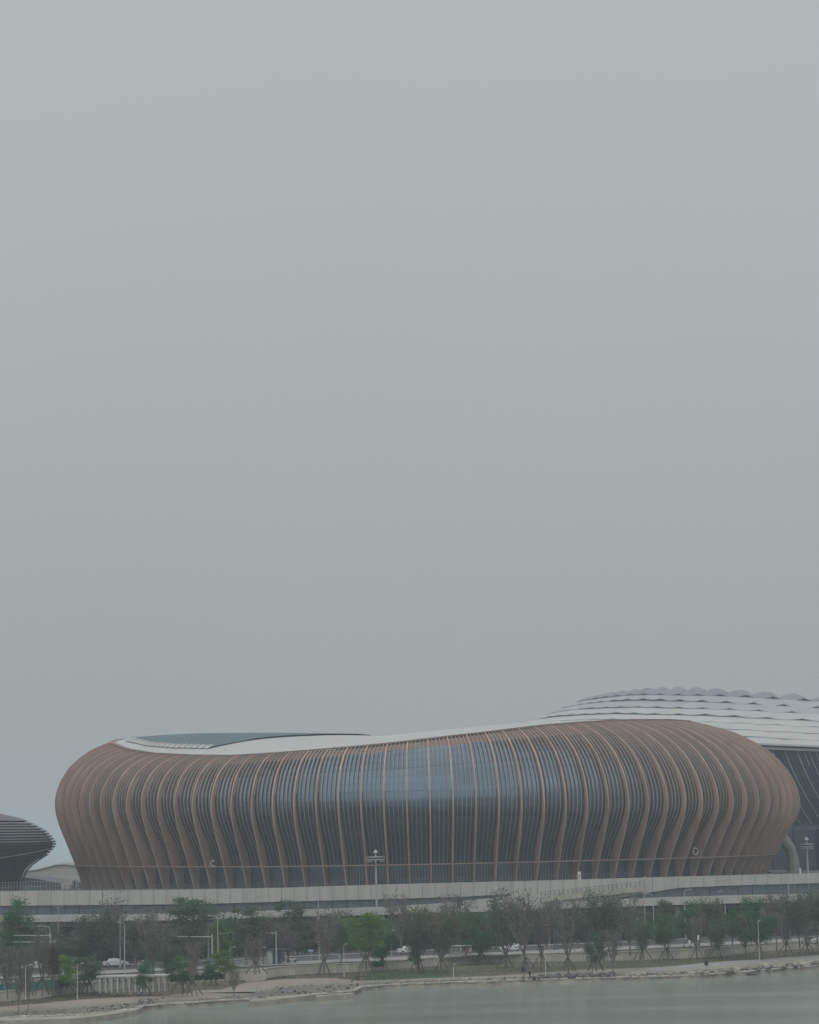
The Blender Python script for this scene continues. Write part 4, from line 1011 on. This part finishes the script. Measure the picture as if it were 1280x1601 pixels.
lamp(1223, 1474, 1402, -9, 'curved lamp just left of the tall right lamp')
lamp(1168, 1474, 1430, -7, 'short single-arm lamp standing on the pavement at right', rad=.08)
lamp(1279, 1472, 1425, -7, 'short lamp cut by the right edge above the white cars')
lamp(1010, 1487, 1374, 0.5, 'tall straight pole without arm beside the round red and white sign', rad=.07, style='straight')
lamp(1187, 1501, 1441, .5, 'slim straight pole on the planting strip at right', style='straight', rad=.07)
lamp(1263, 1484, 1446, .5, 'thin pole at right in front of the hedge', style='straight', rad=.05, m='dsteel')
lamp(1133, 1496, 1451, 3, 'slim pale post near the short single-arm lamp', style='straight', rad=.06)
FL = [(121, 1562, 1507, 7, 'small white path lamp with tilted head below the dense green pair'), (40, 1562, 1509, 8, 'small grey path lamp with tilted head behind the two shoreline saplings'),
 (217, 1554, 1503, 5, 'small white path lamp in front of the white pergola'), (360, 1524, 1481, 6, 'small white path lamp beside the fresh green bushy tree'),
 (408, 1530, 1482, 5, 'small white path lamp in front of the low wall left of the kiosk'), (538, 1527, 1477, 3, 'small white path lamp right of the splayed props'),
 (612, 1498, 1455, 3, 'small white lamp right of the big yellow-green tree'), (709, 1531, 1507, 2, 'short white post at the edge of the fresh lawn'),
 (853, 1526, 1478, -3, 'white path lamp beside the walkers on the lawn edge'), (859, 1489, 1446, -4, 'pale lamp with cluster head behind the white path lamp'), (938, 1486, 1441, -5, 'pale small lamp behind the dark bushy tree'), (994, 1482, 1438, 3, 'pale small lamp left of the tall straight pole')]
for px, by, ty, a, lb_ in FL: lamp(px, by, ty, a, lb_, 'white2', 'path_lamp', .055, style='straight')
# cluster head
def highmast(px, by, ty, Y, w, label):
    b = aty(px, by, Y); top = aty(px, ty, Y).z-b.z; t = thing('high_mast', label, 'mast', b); k = Y/F
    MB().tube([(0, 0, 0), (0, 0, top*.5), (0, 0, top-6*k)], [.27, .2, .14], 10).build('pole', M['steel'], t)
    MB().lathe([(.2, top-17*k), (w*k*.5, top-16*k), (w*k*.5, top-14.6*k), (.2, top-14*k)], n=24).build('lower_ring', M['steel'], t)
    MB().lathe([(.2, top-12.5*k), (w*k*.5+.1, top-12*k), (w*k*.5+.1, top-11*k), (.2, top-10.5*k)], n=24).build('upper_ring', M['steel'], t)
    MB().tube([(0, 0, top-17*k), (0, 0, top-10*k)], [.55, .55], 10).build('hub', M['dsteel'], t)
    MB().lathe([(.01, top), (.18, top-1.2*k), (3.6*k, top-4*k), (3.6*k, top-5*k), (.1, top-6*k)], n=16).build('cap', M['white2'], t)
    for i in range(8):
        a = 2*pi*i/8; o = MB().box((0, 0, 0), (.4, .3, .28)).build('floodlight', M['steel'], t); o.location = (cos(a)*w*k*.42, sin(a)*w*k*.42, top-18*k); o.rotation_euler.z = a
highmast(590, 1487, 1328, 462, 28, 'tall high mast with double ring and white cap in front of the arena')
highmast(1263, 1372, 1308, 545, 20, 'high mast with ring and white cap at the right in front of the stadium')

# signal gantries and traffic lights
def gantry(px, by, yarm, px2, label, heads, m='steel'):
    b = onz(px, by, Z_G); z = aty(px, yarm, b.y).z-b.z; t = thing('signal_gantry', label, 'traffic gantry', b); dx = (px2-px)*b.y/F
    MB().tube([(0, 0, 0), (0, 0, z+.4)], [.17, .12], 8).build('pole', M[m], t)
    MB().tube([(0, 0, z), (dx, 0, z+.15)], [.10, .06], 6).build('arm', M[m], t)
    for hx, hh in heads:
        q = (hx-px)*b.y/F
        s = MB().box((q, -.15, z-.45), (.42, .25, hh)).build('signal_head', M['black'], t)
        MB().tube([(q, -.15, z-.1), (q, -.15, z+.1)], .04, 5).build('bracket', M[m], t)
gantry(79, 1521, 1462.5, 22, 'upper long signal arm of the left street crossing', [(60, 1.1)])
gantry(86, 1518, 1472.5, 22, 'lower long signal arm of the left street crossing', [(61, 1.5), (38, .9)])
gantry(332, 1514, 1464.5, 278, 'signal gantry with two hanging black signals behind the green hedge trees', [(284, .9), (297, 1.2)])
gantry(432, 1508, 1458.5, 342, 'long signal arm reaching left from the kiosk with one black signal', [(362, 1.2)])
# kiosk
kp = onz(418, 1508, Z_G); k = kp.y/F
kk = thing('kiosk', 'small dark blue street kiosk with pale end wall and flat roof', 'kiosk', kp)
MB().box((4.4*k*2.6, 1.3, 1.15), (21*k, 2.4, 2.3)).build('body', M['under'], kk)
MB().box((4*k, 1.2, 1.15), (7.5*k, 2.6, 2.5)).build('end_wall', M['white2'], kk)
MB().box((18*k, 1.2, 2.5), (36*k, 3.4, .18)).build('roof', M['darkrec'], kk)
for i in range(3): MB().box(((13+5.6*i)*k, .06, 1.2), (4.2*k, .05, 1.5)).build('window', M['glass_dark'], kk)
# scooter
sp = onz(456, 1504.5, Z_G+.12); sc_ = thing('scooter', 'white motor scooter parked beside the kiosk', 'scooter', sp, .3)
MB().tube([(-.55, 0, .75), (-.2, 0, .55), (.2, 0, .38), (.5, 0, .55), (.6, 0, .95)], [.16, .2, .12, .12, .07], 8).build('body', M['white'], sc_)
MB().box((-.45, 0, .85), (.6, .28, .12)).build('seat', M['black'], sc_)
MB().tube([(.62, -.3, 1.02), (.6, 0, .98), (.62, .3, 1.02)], .03, 6).build('handlebar', M['black'], sc_)
for x in (-.6, .62): MB().lathe([(.12, -.05), (.25, -.05), (.27, 0), (.25, .05), (.12, .05)], n=16).build('wheel', M['tyre'], sc_, loc=(x, 0, .26)).rotation_euler = (pi/2, 0, 0)
# signs
bp_ = onz(486, 1504.5, Z_G); bs = thing('blue_sign', 'small blue and white direction sign on a post by the hedge', 'sign', bp_); zz = aty(486, 1486, bp_.y).z-bp_.z
MB().tube([(0, 0, 0), (0, 0, zz)], .05, 6).build('post', M['steel'], bs); MB().box((0, -.06, zz), (8.5*bp_.y/F, .05, .45)).build('board', M['blue'], bs)
MB().box((0, -.10, zz-.02), (6.5*bp_.y/F, .02, .10)).build('stripe', M['white'], bs)
rp_ = onz(1004, 1498, Z_G); rs = thing('round_sign', 'round red traffic sign with white centre on a post', 'sign', rp_); zz = aty(1004, 1475, rp_.y).z-rp_.z
MB().tube([(0, 0, 0), (0, 0, zz)], .05, 6).build('post', M['white2'], rs)
for nm, r0, m_, y in (('red_disc', .42, 'red', 0), ('white_disc', .24, 'white', -.03)):
    o = MB().lathe([(.001, -.02), (r0, -.02), (r0, .02), (.001, .02)], n=20).build(nm, M[m_], rs); o.location = (0, y-.08, zz); o.rotation_euler.x = pi/2
for px, by, ty, lb_ in ((1091, 1492, 1462, 'taller white pennant on a thin post behind the props'), (1077, 1490, 1470, 'shorter white pennant on a thin post behind the props')):
    p = onz(px, by, Z_G); h = aty(px, ty, p.y).z-p.z; t = thing('pennant', lb_, 'flag', p); MB().tube([(0, 0, 0), (0, 0, h)], .035, 5).build('post', M['steel'], t)
    rows = [[(x*.09+.02*sin(q*2), .06*sin(x*1.3+q), h-q*.16) for x in range(4)] for q in range(6)]; MB().grid(rows).build('cloth', M['white'], t)
# banner on the deck
bp_ = aty(906, 1379, 492); t = thing('standing_banner', 'small white upright banner with dark mark standing at the arena foot', 'banner', bp_)
MB().box((0, 0, 1.05), (.62, .12, 2.1)).build('board', M['white'], t); MB().box((0, -.08, 1.15), (.16, .03, .5)).build('dark_mark', M['black'], t); MB().box((0, 0, .06), (.9, .5, .12)).build('foot', M['steel'], t)
p = aty(1251, 1369, 530); t = thing('standing_banner', 'narrow white upright banner on the deck beside the right high mast', 'banner', p); MB().box((0, 0, .85), (.32, .1, 1.7)).build('board', M['white'], t); MB().box((0, 0, .05), (.6, .4, .1)).build('foot', M['steel'], t)

# white pergola
a = onz(156, 1552, Z_P3+.2); b = onz(258, 1550, Z_P3+.2); pg = thing('pergola', 'long white colonnade with lattice behind the pink promenade at left', 'pergola', a); d = b-a; d.z = 0; Lp = d.length; pg.rotation_euler.z = atan2(d.y, d.x)
ht = aty(200, 1526, (a.y+b.y)/2).z-a.z
MB().box((Lp/2, 1.0, ht), (Lp+1, 2.6, .22)).build('roof_slab', M['white2'], pg)
for i in range(12):
    for y in (0, 2.0):
        MB().box((Lp*i/11, y, ht/2), (.20, .20, ht)).build('column', M['white2'], pg)
lt = MB()
for i in range(11):
    x0 = Lp*i/11
    if i % 3 != 1:
        for q in range(1, 4): lt.box((x0+Lp/22, 2.0, ht*.25*q+.2), (Lp/11, .05, .06))
        for q in range(1, 4): lt.box((x0+Lp/11*q/4, 2.0, ht/2), (.05, .05, ht))
lt.build('lattice', M['white2'], pg)
# white frame structure by the olive trees
a = onz(706, 1497, Z_G); t = thing('white_frame', 'small white open frame shelter behind the right olive tree', 'shelter', a); k = a.y/F
hh = aty(706, 1479, a.y).z-a.z
for x in (0, 14, 30):
    for y in (0, 2): MB().box((x*k, y, hh/2), (.16, .16, hh)).build('post', M['white2'], t)
MB().box((15*k, 1, hh), (33*k, 2.4, .15)).build('roof', M['white2'], t)
for x in (7, 22): MB().box((x*k, 0, hh*.45), (9*k, .06, .12)).build('rail', M['white2'], t)
for x in (24, 29): MB().box((x*k, -.1, hh*.62), (.5, .05, .7)).build('notice', M['red'] if x == 24 else M['white2'], t)
# teal netting fence
nt_ = thing('netting_fence', 'teal construction netting fence above the low wall at the left edge', 'fence'); A = []; B = []
for i, px in enumerate(range(-60, 112, 7)):
    p = onz(px, lerp([(-60, 1556), (0, 1551), (50, 1548), (110, 1541)], px), Z_G); A.append(p); B.append(p+Vector((0, .05*sin(i*2.1), 1.15+.08*sin(i*1.7))))
    MB().tube([(0, 0, 0), (0, 0, 1.9)], .05, 5).build('post', M['stake'], nt_, loc=p)
MB().grid([A, [p.lerp(q, .5)+Vector((0, .1*sin(i*3), 0)) for i, (p, q) in enumerate(zip(A, B))], B]).build('netting', M['net'], nt_)
MB().tube([p+Vector((0, 0, 1.85)) for p in A], .035, 4).build('top_rail', M['white2'], nt_)
MB().tube([p+Vector((0, 0, 1.45)) for p in A], .03, 4).build('middle_rail', M['white2'], nt_)
railing('street_railing', 'white low railing along the street left of the kiosk', [(370, 1512), (420, 1508)], 368, 420, Z_G, 0, 1.0, 3.0, M['white2'], 2)
# pink benches / planter kerbs on promenade
a = onz(303, 1552, Z_P2+.02); t = thing('paving_patch', 'raised reddish paving patch beside the pink promenade', 'paving', a); MB().box((4.6, 1.5, .12), (9.6, 3.0, .24)).build('slab', M['pink'], t); MB().box((4.6, -.06, .14), (9.8, .12, .30)).build('kerb', M['cope'], t)

# shoreline saplings bottom left
for px, by, ty, w, lb_ in ((29, 1584, 1500, 26, 'left bare sapling growing on the shore bank at bottom left'), (44, 1583, 1490, 22, 'right bare sapling growing on the shore bank at bottom left')):
    b = onz(px, by, Z_P1); h = (aty(px, ty, b.y).z-b.z)/10; t = thing('bare_tree', lb_, 'tree', b, random.uniform(0, 6)); 
    for nm, me in PROTO['bare', 1 if px < 40 else 2]: link(nm, me, t)
    s = w*b.y/F/5.8; t.scale = (s*1.1, s*1.1, h)

# cars
def car(px, by, z, label, rz, m='carwhite', Y=None):
    b = onz(px, by, z); t = thing('parked_car', label, 'car', b, rz)
    prof_ = [(-2.2, .35), (-2.25, .75), (-2.1, .95), (-1.6, 1.02), (-1.15, 1.42), (.35, 1.45), (1.15, 1.0), (2.0, .86), (2.25, .65), (2.2, .33)]
    bd_ = MB(); l_, r_ = [], []
    for x, zz in prof_:
        w = .88 if zz < 1.05 else .68; l_.append((x, -w, zz)); r_.append((x, w, zz))
    bd_.grid([l_, r_]); n = len(prof_); i = len(bd_.v); bd_.v += l_+r_; bd_.f.append(tuple(range(i, i+n))); bd_.f.append(tuple(reversed(range(i+n, i+2*n)))); bd_.quad(l_[0], r_[0], r_[-1], l_[-1]); bd_.build('body', M[m], t)
    for s in (-1, 1):
        MB().quad((-1.3, s*.86, 1.03), (-1.08, s*.71, 1.36), (-.35, s*.71, 1.38), (-.35, s*.86, 1.03)).quad((-.28, s*.86, 1.03), (-.28, s*.71, 1.38), (.35, s*.71, 1.38), (.92, s*.86, 1.03)).build('side_window', M['carglass'], t)
    MB().quad((1.12, -.74, 1.04), (1.12, .74, 1.04), (.42, .62, 1.43), (.42, -.62, 1.43)).build('windscreen', M['carglass'], t)
    MB().quad((-1.60, -.74, 1.05), (-1.60, .74, 1.05), (-1.2, .62, 1.40), (-1.2, -.62, 1.40)).build('rear_window', M['carglass'], t)
    for x in (-1.35, 1.4):
        for s in (-1, 1):
            w = MB().lathe([(.2, -.1), (.32, -.1), (.33, 0), (.32, .1), (.2, .1)], n=16).build('wheel', M['tyre'], t, loc=(x, s*.82, .33)); w.rotation_euler.x = pi/2
            MB().lathe([(.01, 0), (.21, 0), (.21, .03)], n=12).build('rim', M['steel'], w, loc=(0, 0, -s*.09))
    for s in (-1, 1): MB().box((2.2, s*.6, .68), (.08, .34, .14)).build('headlight', M['white'], t); MB().box((-2.24, s*.62, .8), (.06, .3, .13)).build('tail_light', M['red'], t)
for px, by, rz, lb_ in ((1264, 1476, 1.5, 'white car parked by the kerb at right, left of two'), (1286, 1475, 1.5, 'white car cut by the right edge of the photo'), (180, 1511, .1, 'white car seen through trees behind the white pergola'),
                        (54, 1516, 0, 'white car seen through bare trees under the left signal arm'), (640, 1491, 0, 'white car seen between the big green tree and left olive tree'), (800, 1487, 3.1, 'white car behind the tall middle lamp')):
    car(px, by, Z_G+.02, lb_, rz+.16)

# bins
for px, by, ty, lb_ in ((1104, 1509, 1500.5, 'small black litter bin on the promenade edge at right'), (818, 1520, 1510, 'dark green litter bin on the lawn above the walkers')):
    b = onz(px, by, Z_P2); h = aty(px, ty, b.y).z-b.z; t = thing('litter_bin', lb_, 'bin', b)
    MB().box((0, 0, h*.42), (.62, .5, h*.84)).build('body', M['black'], t); MB().box((0, 0, h*.93), (.7, .58, h*.10)).build('lid', M['dsteel'], t); MB().box((0, -.27, h*.7), (.4, .04, .12)).build('slot', M['tyre'], t)
# dinghy-like dark float on the water edge at right
p = onz(1166, 1524.5, .02); t = thing('floating_log', 'dark thin log lying at the waterline below the right promenade', 'log', p, .05); MB().tube([(-1.8, 0, .05), (-.6, .1, .1), (.8, 0, .1), (1.9, -.1, .04)], [.1, .2, .2, .08], 8).build('trunk', M['black'], t)

# ------------------------------------------------------------------ people
def skinned(name, verts, edges, rads, m, parent, sub=1, root=0):
    me = bpy.data.meshes.new(name); me.from_pydata(verts, edges, []); o = link(name, me, parent)
    md = o.modifiers.new('skin', 'SKIN'); md.use_smooth_shade = True
    for i, rr in enumerate(rads):
        me.skin_vertices[0].data[i].radius = (rr, rr) if not hasattr(rr, '__len__') else rr; me.skin_vertices[0].data[i].use_root = (i == root)
    s = o.modifiers.new('sub', 'SUBSURF'); s.levels = sub; s.render_levels = sub; me.materials.append(m); return o
def person(px, by, z, rz, label, pose, top, legs):
    b = onz(px, by, z); t = thing('person', label, 'person', b, rz)
    J = {'pel': (0, 0, .92), 'wai': (0, 0, 1.08), 'che': (0, 0, 1.32), 'nec': (0, 0, 1.46), 'hea': (0, 0, 1.60), 'top': (0, 0, 1.68),
         'shl': (-.18, 0, 1.40), 'ell': (-.24, .02, 1.12), 'wrl': (-.22, -.08, .88), 'shr': (.18, 0, 1.40), 'elr': (.24, .02, 1.12), 'wrr': (.22, -.08, .88),
         'hil': (-.09, 0, .88), 'knl': (-.10, -.03, .48), 'anl': (-.11, .02, .08), 'tol': (-.12, -.14, .04), 'hir': (.09, 0, .88), 'knr': (.10, -.03, .48), 'anr': (.11, .02, .08), 'tor': (.12, -.14, .04)}
    if pose == 'walk':
        J.update(knl=(-.10, -.2, .50), anl=(-.11, -.28, .10), tol=(-.12, -.42, .06), knr=(.10, .02, .47), anr=(.11, .26, .12), tor=(.12, .14, .04), wrl=(-.24, .10, .90), wrr=(.24, -.24, .95))
    if pose == 'bend':
        J.update(wai=(0, -.12, 1.04), che=(0, -.36, 1.16), nec=(0, -.48, 1.20), hea=(0, -.60, 1.22), top=(0, -.67, 1.20), shl=(-.18, -.42, 1.14), shr=(.18, -.42, 1.14), ell=(-.22, -.44, .86), elr=(.22, -.44, .86), wrl=(-.16, -.55, .64), wrr=(.16, -.55, .64))
    if pose == 'squat':
        J = {k_: (v[0], v[1], v[2]-.55) for k_, v in J.items()}
        J.update(knl=(-.16, -.42, .48), anl=(-.14, -.10, .08), tol=(-.15, -.26, .04), knr=(.16, -.42, .48), anr=(.14, -.10, .08), tor=(.15, -.26, .04), wai=(0, -.06, .52), che=(0, -.2, .74), nec=(0, -.26, .88), hea=(0, -.30, 1.02), top=(0, -.32, 1.10),
                 shl=(-.18, -.22, .82), shr=(.18, -.22, .82), ell=(-.24, -.38, .60), elr=(.24, -.38, .60), wrl=(-.12, -.56, .52), wrr=(.12, -.56, .52), pel=(0, .06, .36), hil=(-.09, .04, .34), hir=(.09, .04, .34))
    names = list(J); idx = {n_: i for i, n_ in enumerate(names)}
    R_ = dict(pel=.13, wai=.12, che=.14, nec=.05, hea=.095, top=.07, shl=.06, ell=.045, wrl=.03, shr=.06, elr=.045, wrr=.03, hil=.09, knl=.06, anl=.04, tol=.035, hir=.09, knr=.06, anr=.04, tor=.035)
    E = [('pel', 'wai'), ('wai', 'che'), ('che', 'nec'), ('nec', 'hea'), ('hea', 'top'), ('che', 'shl'), ('shl', 'ell'), ('ell', 'wrl'), ('che', 'shr'), ('shr', 'elr'), ('elr', 'wrr'), ('pel', 'hil'), ('hil', 'knl'), ('knl', 'anl'), ('anl', 'tol'), ('pel', 'hir'), ('hir', 'knr'), ('knr', 'anr'), ('anr', 'tor')]
    vs = [Vector(J[n_]) for n_ in names]; es = [(idx[a_], idx[b_]) for a_, b_ in E]; rs_ = [R_[n_] for n_ in names]
    for sd_, s in (('l', -1), ('r', 1)):
        w = Vector(J['wr'+sd_]); e = Vector(J['el'+sd_]); d = (w-e).normalized(); sdv = Vector((0, 1, 0)).cross(d).normalized() if abs(d.y) < .9 else Vector((1, 0, 0)); fw = d.cross(sdv)
        pi_ = len(vs); vs.append(w+d*.07); rs_.append(.032); es.append((idx['wr'+sd_], pi_))
        for q in range(4):
            o_ = sdv*(q-1.5)*.022; l1 = (.075, .085, .08, .06)[q]; f0 = len(vs); vs.append(w+d*.10+o_); rs_.append(.010); es.append((pi_, f0)); vs.append(w+d*(.10+l1*.6)+o_+fw*.012); rs_.append(.009); es.append((f0, f0+1)); vs.append(w+d*(.10+l1*.9)+o_+fw*.035); rs_.append(.008); es.append((f0+1, f0+2))
        f0 = len(vs); vs.append(w+d*.05-sdv*.045*s); rs_.append(.011); es.append((pi_, f0)); vs.append(w+d*.10-sdv*.055*s+fw*.02); rs_.append(.009); es.append((f0, f0+1))
    skinned('body', vs, es, rs_, M['skin'], t)
    def sub_(nm, keys, ed, m_, g):
        k_ = {n_: i for i, n_ in enumerate(keys)}
        skinned(nm, [Vector(J[n_]) for n_ in keys], [(k_[a_], k_[b_]) for a_, b_ in ed], [R_[n_]+g for n_ in keys], m_, t)
    sub_('jacket', ['che', 'wai', 'pel', 'shl', 'ell', 'wrl', 'shr', 'elr', 'wrr'], [('che', 'wai'), ('wai', 'pel'), ('che', 'shl'), ('shl', 'ell'), ('ell', 'wrl'), ('che', 'shr'), ('shr', 'elr'), ('elr', 'wrr')], top, .022)
    sub_('trousers', ['pel', 'hil', 'knl', 'anl', 'hir', 'knr', 'anr'], [('pel', 'hil'), ('hil', 'knl'), ('knl', 'anl'), ('pel', 'hir'), ('hir', 'knr'), ('knr', 'anr')], legs, .02)
    h = Vector(J['hea']); o_ = link('hair', rm[0].copy(), t); o_.data.materials.clear(); o_.data.materials.append(M['hair']); o_.location = h+Vector((0, .025, .05)); o_.scale = (.105, .115, .105)
    nz_ = MB().tube([h+Vector((0, -.085, .02)), h+Vector((0, -.118, -.01))], [.012, .018], 6).build('nose', M['skin'], t)
    for s in (-1, 1):
        a_ = J['an'+('l' if s < 0 else 'r')]; b2 = J['to'+('l' if s < 0 else 'r')]
        MB().tube([Vector(a_)+Vector((0, .05, -.03)), Vector(a_)+Vector((0, -.03, -.02)), Vector(b2)+Vector((0, -.03, -.01))], [.045, .055, .04], 8).build('shoe', M['black'], t)
person(818, 1535.5, Z_S+.25, .3, 'person bending in beige top and black trousers on the sea wall edge', 'bend', M['cloth_b'], M['cloth_d'])
person(828, 1531.5, Z_P1, 1.2, 'person walking in a dark jacket and dark trousers beside the lawn', 'walk', M['cloth_d'], M['cloth_d'])
person(835.5, 1533.5, Z_S+.25, -.8, 'person crouching in grey clothes at the start of the boulder pile', 'squat', M['cloth_g'], M['cloth_d'])

# ------------------------------------------------------------------ haze
hz = MB().box((0, 5700, 35), (17600, 11700, 74))
hm = bpy.data.materials.new('haze'); hm.use_nodes = True; n = hm.node_tree.nodes; n.clear()
pvv = n.new('ShaderNodeVolumePrincipled'); pvv.inputs['Density'].default_value = 0.00029; pvv.inputs['Color'].default_value = (0.70, 0.81, 0.885, 1); pvv.inputs['Anisotropy'].default_value = 0.0
oo = n.new('ShaderNodeOutputMaterial'); hm.node_tree.links.new(pvv.outputs[0], oo.inputs['Volume'])
tag(hz.build('haze', hm), kind='stuff')
